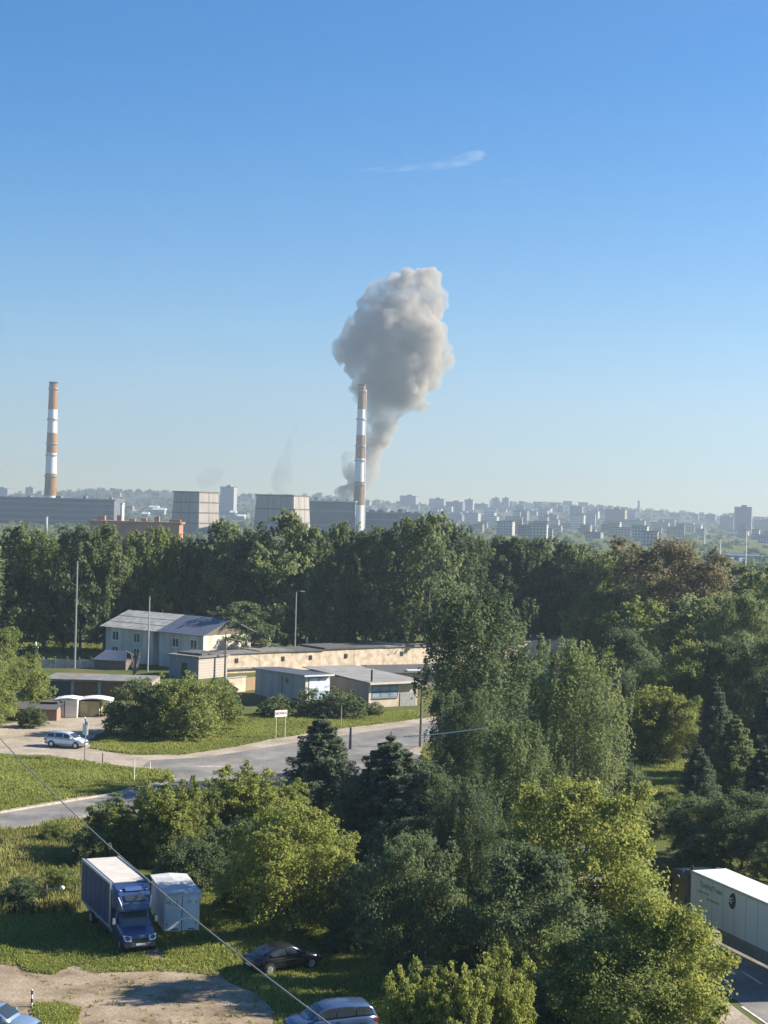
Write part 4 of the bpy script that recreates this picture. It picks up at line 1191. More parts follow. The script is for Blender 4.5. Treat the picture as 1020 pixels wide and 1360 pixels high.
MB().box(-.55, .55, -.10, -.07, 2.55, 3.6).build('sign_plate', M_white, t)
MB().box(-.45, .45, .07, .10, 2.6, 3.9).build('sign_plate', M_white, t)
MB().tube([(0, 0, 4.0), (-.35, 0, 4.25)], .09, 8).build('lamp', M_white, t)
# black and white marker post by the parked car
s0 = G(42, 1337)
t = thing('marker_post', 'little black and white marker post by the parked car', 'bollard', s0)
for k in range(4): MB().lathe([(.055, .21 * k), (.055, .21 * k + .205)], 10).build('band', M_white if k % 2 == 0 else M_dark_metal, t)
MB().lathe([(.055, .845), (.035, .9)], 10).build('cap', M_white, t)
# wire fence in the weeds with two insulator-like lamps
t = thing('wire_fence', 'dark post and rail fence in the weeds left of the blue truck', 'fence', (0, 0, 0))
fp = [G(-25, 1212), G(8, 1208), G(30, 1207), G(61, 1206), G(100, 1203)]
for p in fp: MB().tube([p + Vector((0, 0, -.1)), p + Vector((0, 0, 1.5))], .06, 6).build('post', M_timber, t)
for a, b in zip(fp, fp[1:]):
    for z in (.6, 1.2): MB().tube([a + Vector((0, 0, z)), b + Vector((0, 0, z))], .022, 5).build('rail', M_timber, t)
for px, py, lab in ((80.5, 1179, 'upper white lamp globe on an arm left of the blue truck'), (20, 1192, 'lower white lamp globe near the left edge fence')):
    b = G(61 if px > 50 else 4, 1207)
    c = P(px, py, b.y)
    t = thing('yard_lamp', lab, 'lamp', (b.x, b.y, 0), 0, 'yard lamps on the fence')
    MB().tube([(0, 0, 0), (0, 0, c.z - .12), (c.x - b.x, 0, c.z)], .025, 6).build('arm', M_metal_grey, t)
    MB().lathe([(.02, -.13), (.12, -.10), (.17, 0), (.12, .10), (.02, .13)], 12, (c.x - b.x + .1, 0, c.z)).build('globe', M_white, t, smooth=True)

# ------------------------------------------------------------------ vehicles (local x forward, y left, z up)
def interp(tab, x):
    if x <= tab[0][0]: return tab[0][1:]
    for a, b in zip(tab, tab[1:]):
        if a[0] <= x <= b[0]:
            t = (x - a[0]) / (b[0] - a[0])
            return tuple(p + (q - p) * t for p, q in zip(a[1:], b[1:]))
    return tab[-1][1:]
def wheel(parent, x, y, r, wd, side, rimm=M_silver, name='wheel'):
    tyre = MB()
    o = MB()
    y0, y1 = (y, y + wd * side)
    prof = [(r * .62, 0), (r * .93, 0), (r, .18), (r, .82), (r * .93, 1), (r * .62, 1)]
    n = 22
    rings = [[(x + q * math.cos(2 * math.pi * k / n), y0 + (y1 - y0) * s, r + q * math.sin(2 * math.pi * k / n)) for k in range(n)] for q, s in prof]
    w = MB().loft(rings).build(name, M_black, parent, smooth=False)
    rm = MB()
    ye = y1
    rm.disc_y(x, ye - .02 * side, ye + .004 * side, r, r * .64, 18)
    for k in range(5):
        a = 2 * math.pi * k / 5
        c, s_ = math.cos(a), math.sin(a)
        p = lambda u, v: (x + c * u - s_ * v, r + s_ * u + c * v)
        q = [p(.05, -.035), p(r * .6, -.02), p(r * .6, .02), p(.05, .035)]
        rm.prism_y(q, ye + .006 * side, ye + .025 * side)
    rm.build('rim', rimm, w)
    return w
def car(name, label, loc, rz, paint, body, house_, wr, win, rimm=M_silver, zb_extra=0, group=None):
    """body: (x, halfwidth, zbottom, ztop); house_: (x, zroof, roof halfwidth); win: windshield/side/rear spans"""
    t = thing(name, label, 'car', loc, rz, group)
    rings = []
    for x, w, zb, zt in body:
        half = [(w * .82, zb), (w * .97, zb + .10), (w, zb + .28), (w * .985, zt - .18), (w * .94, zt - .06), (w * .80, zt), (w * .4, zt + .02)]
        ring = [(x, y, z) for y, z in half] + [(x, -y, z) for y, z in half[::-1]]
        rings.append(ring)
    MB().loft(rings).build('body', paint, t, smooth=True)
    belt = [(b[0], b[3] - .03, b[1] * .93) for b in body]
    hr = []
    def hs(x):
        zr, wr_ = interp(house_, x); zb, wb = interp(belt, x)
        return zr, wr_, zb, wb
    for x, zr, wr_ in house_:
        zb, wb = interp(belt, x)
        pts = [(wb, zb), (wr_ + (wb - wr_) * .12, zr - .09), (wr_ * .93, zr - .02), (wr_ * .6, zr + .012)]
        hr.append([(x, y, z) for y, z in pts] + [(x, -y, z) for y, z in pts[::-1]])
    MB().loft(hr).build('cabin', paint, t, smooth=True)
    def side_pt(x, u, s, off=.012):
        zr, wr_, zb, wb = hs(x)
        zt_, yt = zr - .09, wr_ + (wb - wr_) * .12
        return (x, s * (wb + (yt - wb) * u + off), zb + (zt_ - zb) * u + off * .3)
    for s in (1, -1):
        for (x0, x1) in win['side']:
            n = 5
            q = MB()
            lo = [side_pt(x0 + (x1 - x0) * k / n, .14, s) for k in range(n + 1)]
            hi = [side_pt(x0 + (x1 - x0) * k / n, .93, s) for k in range(n + 1)]
            q.add(lo + hi, [(k, k + 1, n + 2 + k, n + 1 + k) for k in range(n)])
            q.build('side_window', M_glass, t)
    for nm, (x0, x1) in (('windshield', win['front']), ('rear_window', win['rear'])):
        q = MB(); n = 4
        rows = []
        for k in range(n + 1):
            x = x0 + (x1 - x0) * k / n
            zr, wr_, zb, wb = hs(x)
            y = wr_ * .88
            rows.append([(x, -y, zr + .004), (x, -y * .5, zr + .022), (x, y * .5, zr + .022), (x, y, zr + .004)])
        for r_ in rows:
            for i in range(4):
                sgn = 1 if nm == 'windshield' else -1
                r_[i] = (r_[i][0] + sgn * .012, r_[i][1], r_[i][2] + .006)
        q.loft(rows, False, False).build(nm, M_glass, t, smooth=True)
    xf, xr = body[-1][0], body[0][0]
    wf = body[-2][1]
    for s in (1, -1):
        for wx in win['wheels']:
            w_ = interp([(b[0], b[1]) for b in body], wx)[0]
            MB().disc_y(wx, s * (w_ - .25), s * (w_ + .006), wr, wr * 1.16, 20).build('wheel_arch', M_black, t)
            wheel(t, wx, s * (w_ - .19), wr, .21, s, rimm)
        zf = body[-2][3]
        MB().add([(xf - .32, s * (wf + .005), zf - .18), (xf - .02, s * wf * .55, zf - .26), (xf - .04, s * wf * .55, zf - .12), (xf - .34, s * (wf + .004), zf - .05),
                  (xf - .40, s * (wf - .15), zf - .18), (xf - .2, s * wf * .5, zf - .26), (xf - .2, s * wf * .5, zf - .12), (xf - .42, s * (wf - .15), zf - .05)],
                 [(0, 1, 2, 3), (4, 7, 6, 5), (0, 4, 5, 1), (1, 5, 6, 2), (2, 6, 7, 3), (3, 7, 4, 0)]).build('headlight', M_lamp, t)
        zt = body[1][3]
        MB().box(xr - .015, xr + .22, min(s * body[1][1] * .62, s * (body[1][1] + .012)), max(s * body[1][1] * .62, s * (body[1][1] + .012)), zt - .30, zt - .14).build('tail_light', M_tail, t)
        mx = win['front'][0] - .12 if win['front'][0] > win['front'][1] else win['front'][1]
        zr, wr_, zb, wb = hs(mx - .2)
        MB().box(mx - .3, mx - .16, min(s * (wb + .02), s * (wb + .24)), max(s * (wb + .02), s * (wb + .24)), zb + .06, zb + .2).build('mirror', paint, t, bevel=.03)
    MB().box(xf - .05, xf + .03, -.26, .26, .42, .53).build('number_plate', M_plate, t)
    MB().box(xr - .03, xr + .05, -.26, .26, .50, .61).build('number_plate', M_plate, t)
    MB().box(xf - .06, xf + .02, -.5, .5, .56, .68).build('grille', M_dark_metal, t)
    for s in (1, -1):
        w_ = interp([(b[0], b[1]) for b in body], 0)[0]
        for hx in win['handles']:
            MB().box(hx, hx + .18, min(s * (w_ - .01), s * (w_ + .02)), max(s * (w_ - .01), s * (w_ + .02)), .80, .84).build('door_handle', paint, t)
    return t
M_tail = solid('tail_red', (.35, .03, .02), .3, var=.05)
def paint(name, col, metal=.3, rough=.28): return solid(name, col, rough, metal, .03, 2, .5, coat=.6)
SEDAN = [(-2.22, .70, .42, .74), (-2.15, .80, .30, .93), (-1.6, .86, .24, .98), (-.9, .88, .22, .96), (0, .885, .22, .94), (.8, .88, .22, .93), (1.3, .87, .23, .90), (1.85, .83, .25, .80), (2.12, .74, .30, .68), (2.2, .62, .38, .58)]
SEDAN_H = [(-1.75, .97, .62), (-1.25, 1.22, .61), (-.75, 1.41, .60), (-.1, 1.45, .60), (.3, 1.41, .60), (.75, 1.18, .64), (1.12, .93, .68)]
SEDAN_W = dict(side=[(-1.2, -.28), (-.2, .72)], front=(1.0, .36), rear=(-1.62, -.86), wheels=(-1.33, 1.36), handles=(-.45, .45))
WAGON = [(-2.25, .74, .45, .82), (-2.2, .82, .30, 1.0), (-1.6, .87, .25, 1.03), (-.9, .88, .23, 1.02), (0, .885, .23, 1.0), (.8, .88, .23, .98), (1.3, .87, .24, .95), (1.85, .83, .26, .86), (2.15, .74, .31, .72), (2.24, .62, .38, .6)]
WAGON_H = [(-2.18, 1.02, .68), (-2.0, 1.38, .66), (-1.75, 1.52, .65), (-.6, 1.60, .64), (.1, 1.58, .64), (.5, 1.48, .64), (.95, 1.2, .66), (1.35, .97, .70)]
WAGON_W = dict(side=[(-1.95, -1.12), (-1.02, -.12), (-.04, .85)], front=(1.22, .58), rear=(-2.13, -1.83), wheels=(-1.38, 1.40), handles=(-.3, .6))
def heading(pa, pb):
    a, b = G(*pa), G(*pb); return math.atan2((b - a).y, (b - a).x)
c = (G(60, 990) + G(118, 994)) / 2
car('parked_wagon', 'white estate car on the dirt track beside the road sign', c + Vector((0, 0, .02)), heading((60, 990), (118, 994.5)), paint('white_car', (.60, .64, .70)), WAGON, WAGON_H, .33, WAGON_W)
c = (G(328, 1297) + G(420, 1284)) / 2
car('black_sedan', 'black sedan parked in tree shade below the yellow-green poplar', c + Vector((0, .6, .01)), heading((328, 1297), (420, 1282)), paint('black_car', (.012, .013, .016), .1, .2), SEDAN, SEDAN_H, .32, SEDAN_W)
c = G(438, 1373)
car('blue_hatchback', 'steel-blue estate car at the bottom edge beneath the cable', c + Vector((0, 0, .01)), heading((505, 1368), (372, 1380)), paint('steel_blue_car', (.065, .115, .235), .35, .25), WAGON, WAGON_H, .33, WAGON_W)
c = G(-8, 1374)
car('silver_blue_sedan', 'silver-blue sedan cut by the lower left corner', c + Vector((0, 0, .01)), heading((-60, 1366), (50, 1379)), paint('silver_blue_car', (.26, .36, .50), .5, .25), SEDAN, SEDAN_H, .32, SEDAN_W)

# blue box truck with sleeper pod; front bumper at x = 0
M_tblue = paint('truck_blue', (.028, .060, .165), .15, .35)
M_box_blue = solid('box_tarpaulin_blue', (.030, .055, .135), .55, scale=.8, var=.15)
M_roof_white = solid('translucent_roof_sheet', (.58, .54, .48), .6, scale=1.2, var=.08)
f0 = G(186, 1266)
RZ = math.atan2(-.909, .417)
tr = thing('box_truck', 'blue box truck with white roof and sleeper pod, nose towards viewer', 'truck', f0, RZ)
def ring_body(x, w, zb, zt, tuck=.9):
    half = [(w * .88, zb), (w, zb + .12), (w, zt - .16), (w * .96, zt - .04), (w * tuck, zt), (w * .4, zt + .03)]
    return [(x, y, z) for y, z in half] + [(x, -y, z) for y, z in half[::-1]]
nose = [(-.0, .78, .52, .92), (-.06, .90, .42, 1.0), (-.35, .97, .40, 1.13), (-.8, 1.0, .40, 1.28), (-1.0, 1.02, .40, 1.36), (-2.35, 1.03, .42, 1.42)]
MB().loft([ring_body(*n) for n in nose]).build('cab', M_tblue, tr, smooth=True)
cabh = [(-.88, 1.33, .86), (-1.15, 1.68, .86), (-1.5, 2.06, .84), (-1.7, 2.14, .84), (-2.35, 2.16, .84)]
MB().loft([[(x, .98, 1.30), (x, wr_ + .05, zr - .1), (x, wr_ * .9, zr), (x, -wr_ * .9, zr), (x, -wr_ - .05, zr - .1), (x, -.98, 1.30)] for x, zr, wr_ in cabh]).build('cab_roof', M_tblue, tr, smooth=True)
ws = [(-.92, 1.40, .80), (-1.15, 1.695, .80), (-1.47, 2.04, .77)]
MB().loft([[(x + .02, -w, z), (x + .03, 0, z + .02), (x + .02, w, z)] for x, z, w in ws], False, False).build('windshield', glass_dark('truck_glass', (.06, .075, .085), .08), tr)
for s in (1, -1):
    MB().add([(-1.2, s * .985, 1.42), (-2.0, s * .985, 1.42), (-2.0, s * .915, 2.0), (-1.52, s * .915, 2.0)], [(0, 1, 2, 3)]).build('side_window', M_glass, tr)
    MB().box(-1.32, -1.20, min(s * 1.16, s * 1.36), max(s * 1.16, s * 1.36), 1.42, 1.86).build('mirror', M_dark_metal, tr, bevel=.03)
    MB().box(-1.19, -1.17, min(s * 1.18, s * 1.34), max(s * 1.18, s * 1.34), 1.46, 1.82).build('mirror_glass', M_lamp, tr)
    MB().tube([(-1.3, s * 1.0, 1.5), (-1.26, s * 1.2, 1.6)], .025, 6).build('mirror_arm', M_dark_metal, tr)
    MB().add([(.05, s * .50, .70), (.0, s * .90, .74), (-.16, s * .99, 1.06), (-.0, s * .54, 1.0), (-.2, s * .5, .74), (-.25, s * .8, .8), (-.35, s * .85, 1.0), (-.25, s * .5, .98)],
             [(0, 1, 2, 3), (4, 7, 6, 5), (0, 4, 5, 1), (1, 5, 6, 2), (2, 6, 7, 3), (3, 7, 4, 0)]).build('headlight', M_lamp, tr)
    MB().box(-2.36, -1.1, min(s * 1.0, s * 1.06), max(s * 1.0, s * 1.06), .38, .50).build('step', M_dark_metal, tr)
MB().box(-.22, .06, -.92, .92, .36, .62).build('bumper', solid('bumper_grey', (.10, .11, .12), .6), tr, bevel=.05)
MB().box(-.05, .03, -.48, .48, .66, .88).build('grille', M_dark_metal, tr)
MB().box(.055, .075, -.27, .27, .47, .59).build('number_plate', M_plate, tr)
pod = MB()
pod.loft([[(x, w, z0), (x, w, z1 - .12), (x, w * .92, z1), (x, -w * .92, z1), (x, -w, z1 - .12), (x, -w, z0)] for x, w, z0, z1 in
          [(-1.02, .74, 2.20, 2.30), (-1.12, .86, 2.17, 2.62), (-1.45, .98, 2.17, 3.02), (-1.9, 1.05, 2.18, 3.34), (-2.38, 1.08, 2.18, 3.48)]])
pod = pod.build('sleeper_pod', M_tblue, tr)
def podz(x): return interp([(-2.38, 3.48), (-1.9, 3.34), (-1.45, 3.02), (-1.12, 2.62), (-1.02, 2.30)], x)[0]
MB().add([(-1.03, -.55, 2.31), (-1.03, .55, 2.31), (-1.10, .58, 2.60), (-1.10, -.58, 2.60)], [(0, 1, 2, 3)]).build('pod_window', M_glass, pod)
MB().slab([(-1.17, .60, podz(-1.17) + .05), (-1.17, -.60, podz(-1.17) + .05), (-1.42, -.66, podz(-1.42) + .05), (-1.42, .66, podz(-1.42) + .05)], .04).build('pod_hatch', M_glass, pod)
MB().slab([(-1.62, .50, podz(-1.62) + .06), (-1.62, -.50, podz(-1.62) + .06), (-1.86, -.52, podz(-1.86) + .06), (-1.86, .52, podz(-1.86) + .06)], .05).build('pod_panel', paint('pod_blue', (.05, .10, .25), .1, .4), pod)
for s in (1, -1):
    MB().tube([(-1.06, s * .80, 2.30), (-1.14, s * .88, 2.6), (-1.42, s * .98, 2.95)], [.03, .05, .03], 6).build('pod_highlight', M_silver, pod)  # silver tubes draw the bright highlights along the fairing edges
    MB().lathe([(.05, -.03), (.08, 0), (.05, .03)], 8, (-1.72, s * .78, podz(-1.72) + .05)).build('marker_light', M_lamp, pod)
X0, X1, BW, Z0, Z1 = -2.55, -9.3, 1.16, .98, 3.5
box = MB().box(X1, X0, -BW, BW, Z0, Z1).build('cargo_box', M_box_blue, tr, bevel=.02)
ribm = MB()
for s in (1, -1):
    for zz in (Z0, Z1):
        MB().box(X1 - .02, X0 + .02, min(s * (BW - .10), s * (BW + .03)), max(s * (BW - .10), s * (BW + .03)), zz - .06, zz + .07).build('edge_rail', M_silver, box)
    for xx in (X0, X1):
        MB().box(xx - .05, xx + .05, min(s * (BW - .05), s * (BW + .035)), max(s * (BW - .05), s * (BW + .035)), Z0 + .08, Z1 - .07).build('corner_post', M_silver, box)
MB().box(X1 + .12, X0 - .1, -BW + .22, BW - .22, Z1 + .012, Z1 + .05).build('roof_sheet', M_roof_white, box)
MB().box(X1 + .02, X0 - .02, -BW + .115, -BW + .215, Z1 + .012, Z1 + .04).build('roof_edge', M_box_blue, box)
MB().box(X1 + .02, X0 - .02, BW - .215, BW - .115, Z1 + .012, Z1 + .04).build('roof_edge', M_box_blue, box)
for s in (1, -1):
    for k in range(1, 6):
        xx = X1 + (X0 - X1) * k / 6
        MB().box(xx - .025, xx + .025, min(s * BW, s * (BW + .012)), max(s * BW, s * (BW + .012)), Z0 + .1, Z1 - .1).build('side_seam', solid('seam_blue', (.02, .036, .085), .5), box)
    MB().box(X1 + .3, X0 - .3, min(s * (BW - .3), s * (BW - .24)), max(s * (BW - .3), s * (BW - .24)), .55, .80).build('side_guard', M_metal_grey, tr)
MB().box(X1 + .1, -.4, -.42, .42, .62, .94).build('chassis', M_dark_metal, tr)
for s in (1, -1):
    wheel(tr, -.78, s * .80, .38, .22, s)
    wheel(tr, -7.2, s * .62, .42, .48, s)
    MB().box(-5.6, -3.6, min(s * .6, s * 1.05), max(s * .6, s * 1.05), .5, .92).build('side_tank', M_dark_metal, tr, bevel=.05)
    MB().disc_y(-.78, s * .80, s * 1.035, .42, .50, 20).build('wheel_arch', M_black, tr)

# metal container shed with two doors
M_cont = solid('container_paint', (.80, .81, .82), .65, scale=.9, var=.12, streak=True)
M_cont_roof = solid('container_roof', (.50, .51, .52), .5, scale=1, var=.2)
f0 = G(217.5, 1240); 
cz = math.atan2(.30, .954)
ct = thing('container_shed', 'white metal container shed with numbered double doors beside the truck', 'container', f0, cz)
CW, CL, CH = 2.15, 4.9, 2.35
MB().box(0, CW, .05, CL, .06, CH).build('wall', M_cont, ct)
for x0, x1 in ((.10, CW / 2 - .025), (CW / 2 + .025, CW - .08)):
    dr = MB().box(x0, x1, -.01, .044, .14, CH - .12).build('door', M_cont, ct)
    MB().box(x0 + .35, x0 + .75, -.05, -.014, .22, .27).build('latch', M_dark_metal, dr)
    for z in (.5, 1.8): MB().box(x0 + (.02 if x0 < 1 else .78), x0 + (.1 if x0 < 1 else .86), -.04, -.014, z, z + .12).build('hinge', M_metal_grey, dr)
MB().box(CW / 2 - .02, CW / 2 + .02, -.004, .047, .14, CH - .12).build('door_gap', M_dark_metal, ct)
for k in range(9):
    y = .3 + k * .52
    for x0, x1 in ((-.04, .002), (CW - .002, CW + .04)): MB().box(x0, x1, y, y + .10, .1, CH - .05).build('side_rib', M_cont, ct)
for z in (.8, 1.5): MB().box(.14, CW - .12, -.028, -.012, z, z + .035).build('door_rib', M_cont, ct)
npn = 5
for k in range(npn):
    y0, y1 = -.12 + (CL + .2) * k / npn, -.12 + (CL + .2) * (k + 1) / npn - .03
    m = MB()
    m.add([(-.1, y0, CH + .04), (CW / 2, y0, CH + .12), (CW + .1, y0, CH + .02), (CW + .1, y1, CH + .05), (CW / 2, y1, CH + .15), (-.1, y1, CH + .07)], [(0, 1, 4, 5), (1, 2, 3, 4)])
    b = len(m.v)
    m.add([(x, y, z - .06) for x, y, z in m.v[:6]], [(5, 4, 1, 0), (4, 3, 2, 1)])
    m.f += [(0, 6, 7, 1), (1, 7, 8, 2), (2, 8, 9, 3), (3, 9, 10, 4), (4, 10, 11, 5), (5, 11, 6, 0)]
    m.build('roof_panel', M_cont_roof, ct)
MB().box(CW - .07, CW + .08, -.14, .04, CH - .3, CH - .06).build('lintel_end', M_cont, ct)
M_faded = solid('faded_ink', (.17, .18, .20), .8, var=.3, scale=8)
text_mesh('976', .44, 'painted_number', M_faded, ct, (.52, -.018, 1.78), (R(90), 0, 0))
text_mesh('70', .24, 'painted_number', M_faded, ct, (1.5, -.018, 1.85), (R(90), 0, 0))

# articulated lorry: white box trailer and dark tractor; local origin = trailer front, near (left) top corner's foot
cA = G(918, 1156, 4.0); cB = G(1020, 1200, 4.0)
u = (cA - cB).normalized()
lor = thing('articulated_lorry', 'white box trailer lorry with dark cab driving away on the right road', 'lorry', (cA.x, cA.y, 0), math.atan2(u.y, u.x))
M_trailer = solid('trailer_white', (.80, .80, .80), .4, scale=.4, var=.07, streak=True)
TL, TW = 13.6, 2.5
trl = MB().box(-TL, 0, -TW, 0, 1.15, 3.96).build('trailer_body', M_trailer, lor, bevel=.03)
MB().box(-TL + .04, -.04, -TW + .04, -.04, 3.965, 4.01).build('trailer_roof', solid('trailer_roof', (.70, .70, .68), .5, var=.03), trl)
for yy in (-.035, -TW - .012):
    MB().box(-TL - .01, .01, yy, yy + .047, 3.86, 3.99).build('top_rail', M_silver, trl)
    MB().box(-TL - .01, .01, yy, yy + .047, 1.10, 1.26).build('bottom_rail', M_metal_grey, trl)
MB().box(-TL + .3, -.4, -1.7, -.8, .8, 1.12).build('trailer_chassis', M_dark_metal, lor)
MB().box(-8.6, -3.6, -.12, -.06, .45, 1.05).build('side_guard', M_metal_grey, lor)
for x in (-TL + 2.0, -TL + 3.3, -TL + 4.6):
    wheel(lor, x, -.38, .5, .34, 1, M_metal_grey); wheel(lor, x, -TW + .38, .5, .34, -1, M_metal_grey)
M_ink = solid('dark_print', (.06, .06, .065), .6)
M_ink_lt = solid('grey_print', (.16, .17, .19), .6)
text_mesh('TastHalTrade', .46, 'lettering', M_ink_lt, trl, (-2.35, .008, 3.42), (R(90), 0, R(180)))
text_mesh('transport company', .17, 'lettering', M_ink_lt, trl, (-1.45, .008, 2.98), (R(90), 0, R(180)))
text_mesh('international freight', .17, 'lettering', M_ink_lt, trl, (-2.6, .008, 2.70), (R(90), 0, R(180)))
for k in range(1, 11):
    MB().box(-k * 1.24 - .012, -k * 1.24 + .012, .0005, .006, 1.28, 3.85).build('panel_joint', M_metal_grey, trl)
EX, EZ = -4.75, 3.26
pts = []
for k in range(20):
    a = 2 * math.pi * k / 20
    x, y = .36 * math.cos(a) * (1 - .18 * math.sin(a)), .50 * math.sin(a)
    pts.append((EX + x * math.cos(R(18)) - y * math.sin(R(18)), EZ + x * math.sin(R(18)) + y * math.cos(R(18))))
MB().prism_y(pts, .002, .010).build('emblem', M_ink, trl)
for (a, b, w) in (((.34, .02), (-.14, .22), .06), ((.36, -.12), (-.2, .06), .045), ((.2, -.2), (-.05, -.08), .035)):
    dx, dz = b[0] - a[0], b[1] - a[1]; l = math.hypot(dx, dz); nx_, nz_ = -dz / l * w, dx / l * w
    MB().prism_y([(EX + a[0] - nx_, EZ + a[1] - nz_), (EX + b[0], EZ + b[1]), (EX + a[0] + nx_, EZ + a[1] + nz_)], .012, .016).build('emblem_stroke', M_trailer, trl)
M_tractor = paint('tractor_dark', (.018, .024, .028), .1, .3)
cab = MB()
cab.loft([[(x, -.02 - i, .85), (x, -.02 - i, z - .25), (x, -.12 - i, z), (x, -TW + .12 + i, z), (x, -TW + .02 + i, z - .25), (x, -TW + .02 + i, .85)] for x, z, i in ((.75, 3.55, 0), (1.3, 3.72, 0), (2.5, 3.55, .02), (2.9, 3.0, .04), (3.05, 1.6, .05), (3.1, .86, .08))])
cab = cab.build('tractor_cab', M_tractor, lor)
MB().add([(2.92, -.25, 2.95), (2.92, -TW + .25, 2.95), (3.07, -TW + .22, 1.75), (3.07, -.22, 1.75)], [(0, 1, 2, 3)]).build('windshield', M_glass, cab)
for s, y in ((1, -.012), (-1, -TW + .012)):
    MB().box(1.6, 2.6, min(y, y + .012 * s), max(y, y + .012 * s), 2.0, 2.8).build('side_window', M_glass, cab)
    MB().box(2.75, 2.95, min(y + .1 * s, y + .35 * s), max(y + .1 * s, y + .35 * s), 2.0, 2.9).build('mirror', M_dark_metal, cab, bevel=.04)
    wheel(lor, 2.3, y - .36 * s, .5, .32, s, M_metal_grey); wheel(lor, -.6, y - .5 * s, .5, .42, s, M_metal_grey)
    MB().box(.6, .76, min(y, y - .3 * s), max(y, y - .3 * s), 2.2, 3.9).build('air_deflector', M_tractor, cab)
MB().tube([(.45, -.35, 1.0), (.45, -.35, 4.15)], .09, 8).build('exhaust_stack', M_dark_metal, lor)
MB().box(-.9, 3.0, -1.75, -.75, .5, .83).build('tractor_chassis', M_dark_metal, lor)

# ------------------------------------------------------------------ trees
# belt of tall birches behind the garages: (px, top, base, width px, leaf, label)
BELT = 'tall trees of the belt behind the garages'
BI = 0
for px, top, base, w, lf, lab in [
    (-22, 700, 868, 62, L_birch, 'belt birch cut by the left edge of the view'),
    (22, 697, 866, 56, L_birch, 'leftmost full belt birch, under the left end of the plant hall'),
    (58, 705, 864, 50, L_mid, 'paler drooping belt birch right under the left chimney'),
    (84, 716, 862, 38, L_birch, 'lower belt tree just behind the tallest concrete pole'),
    (106, 697, 870, 42, L_dark, 'dark pointed belt tree right of the tallest concrete pole'),
    (138, 691, 868, 46, L_birch, 'pointed belt birch in front of the left end of the rust-brown hall'),
    (168, 704, 866, 42, L_birch, 'rounded belt birch right above the grey roof ridge of the white house'),
    (198, 700, 866, 38, L_mid, 'light green belt birch behind the slim pale pole'),
    (226, 708, 866, 36, L_mid, 'narrow light belt birch at the right end of the rust-brown hall'),
    (258, 712, 868, 44, L_dark, 'dark belt tree directly below the smaller cooling tower'),
    (290, 692, 868, 48, L_birch, 'belt birch rising at the right foot of the smaller cooling tower'),
    (322, 706, 870, 46, L_dark, 'dark belt birch between the two cooling towers'),
    (350, 704, 870, 44, L_birch, 'belt birch overlapping the left side of the wider cooling tower'),
    (378, 681, 872, 66, L_birch, 'highest rounded belt birch in front of the wider cooling tower'),
    (412, 697, 872, 44, L_birch, 'belt birch at the right corner of the wider cooling tower'),
    (444, 688, 872, 40, L_birch, 'pointed belt birch just left of the middle chimney foot'),
    (472, 704, 872, 44, L_dark, 'dark belt tree directly under the middle chimney'),
    (500, 696, 874, 44, L_birch, 'belt birch just right of the middle chimney foot'),
    (528, 686, 876, 52, L_birch, 'broad belt birch below the first ridge block right of the smoke'),
    (566, 682, 878, 56, L_birch, 'tall broad belt birch left of the cream tower'),
    (600, 696, 870, 50, L_dark, 'belt birch straight below the cream tower'),
    (632, 710, 868, 46, L_dark, 'belt birch straight below the striped block and white cross'),
    (664, 712, 866, 44, L_dark, 'belt birch right of the white cross'),
    (690, 710, 867, 46, L_dark, 'dark belt tree above the tall near birch, right side'),
    (716, 712, 868, 42, L_birch, 'belt birch with a full rounded top above the cream garage end'),
    (742, 717, 868, 42, L_dark, 'dark belt tree left of the tall balcony block'),
    (768, 721, 870, 44, L_birch, 'belt birch right below the tall balcony block'),
    (796, 727, 872, 46, L_birch, 'belt birch just below the tan tower'),
    (824, 740, 876, 42, L_mid, 'lower belt tree filling the gap left of the russet tree'),
]:
    BI += 1
    tree('birch_tree', 'decid' if BI % 3 == 2 else 'birch', lf, px, top, base, w * 1.6, lab.replace('drooping ', ''), group=BELT)
# darker trees of the second row, seen in the gaps
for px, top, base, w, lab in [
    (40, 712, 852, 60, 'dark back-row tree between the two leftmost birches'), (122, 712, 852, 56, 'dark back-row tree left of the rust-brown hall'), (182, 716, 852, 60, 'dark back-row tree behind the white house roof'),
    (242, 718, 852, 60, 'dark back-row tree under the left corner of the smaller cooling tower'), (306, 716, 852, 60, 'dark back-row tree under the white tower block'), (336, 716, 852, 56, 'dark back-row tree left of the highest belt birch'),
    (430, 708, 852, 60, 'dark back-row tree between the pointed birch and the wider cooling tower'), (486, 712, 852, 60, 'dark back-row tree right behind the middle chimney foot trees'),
    (548, 704, 854, 60, 'dark back-row tree between the two broadest birches'), (616, 714, 856, 60, 'dark back-row tree under the dark wide block'), (650, 718, 858, 60, 'dark back-row tree under the white cross'), (704, 720, 860, 60, 'dark back-row tree above the white hut'), (756, 726, 862, 60, 'dark back-row tree below the balcony block'), (812, 740, 866, 60, 'dark back-row tree below the foot of the tan tower')]:
    tree('forest_tree', 'decid', L_dark, px, top, base, w * 1.2, lab, group=BELT)
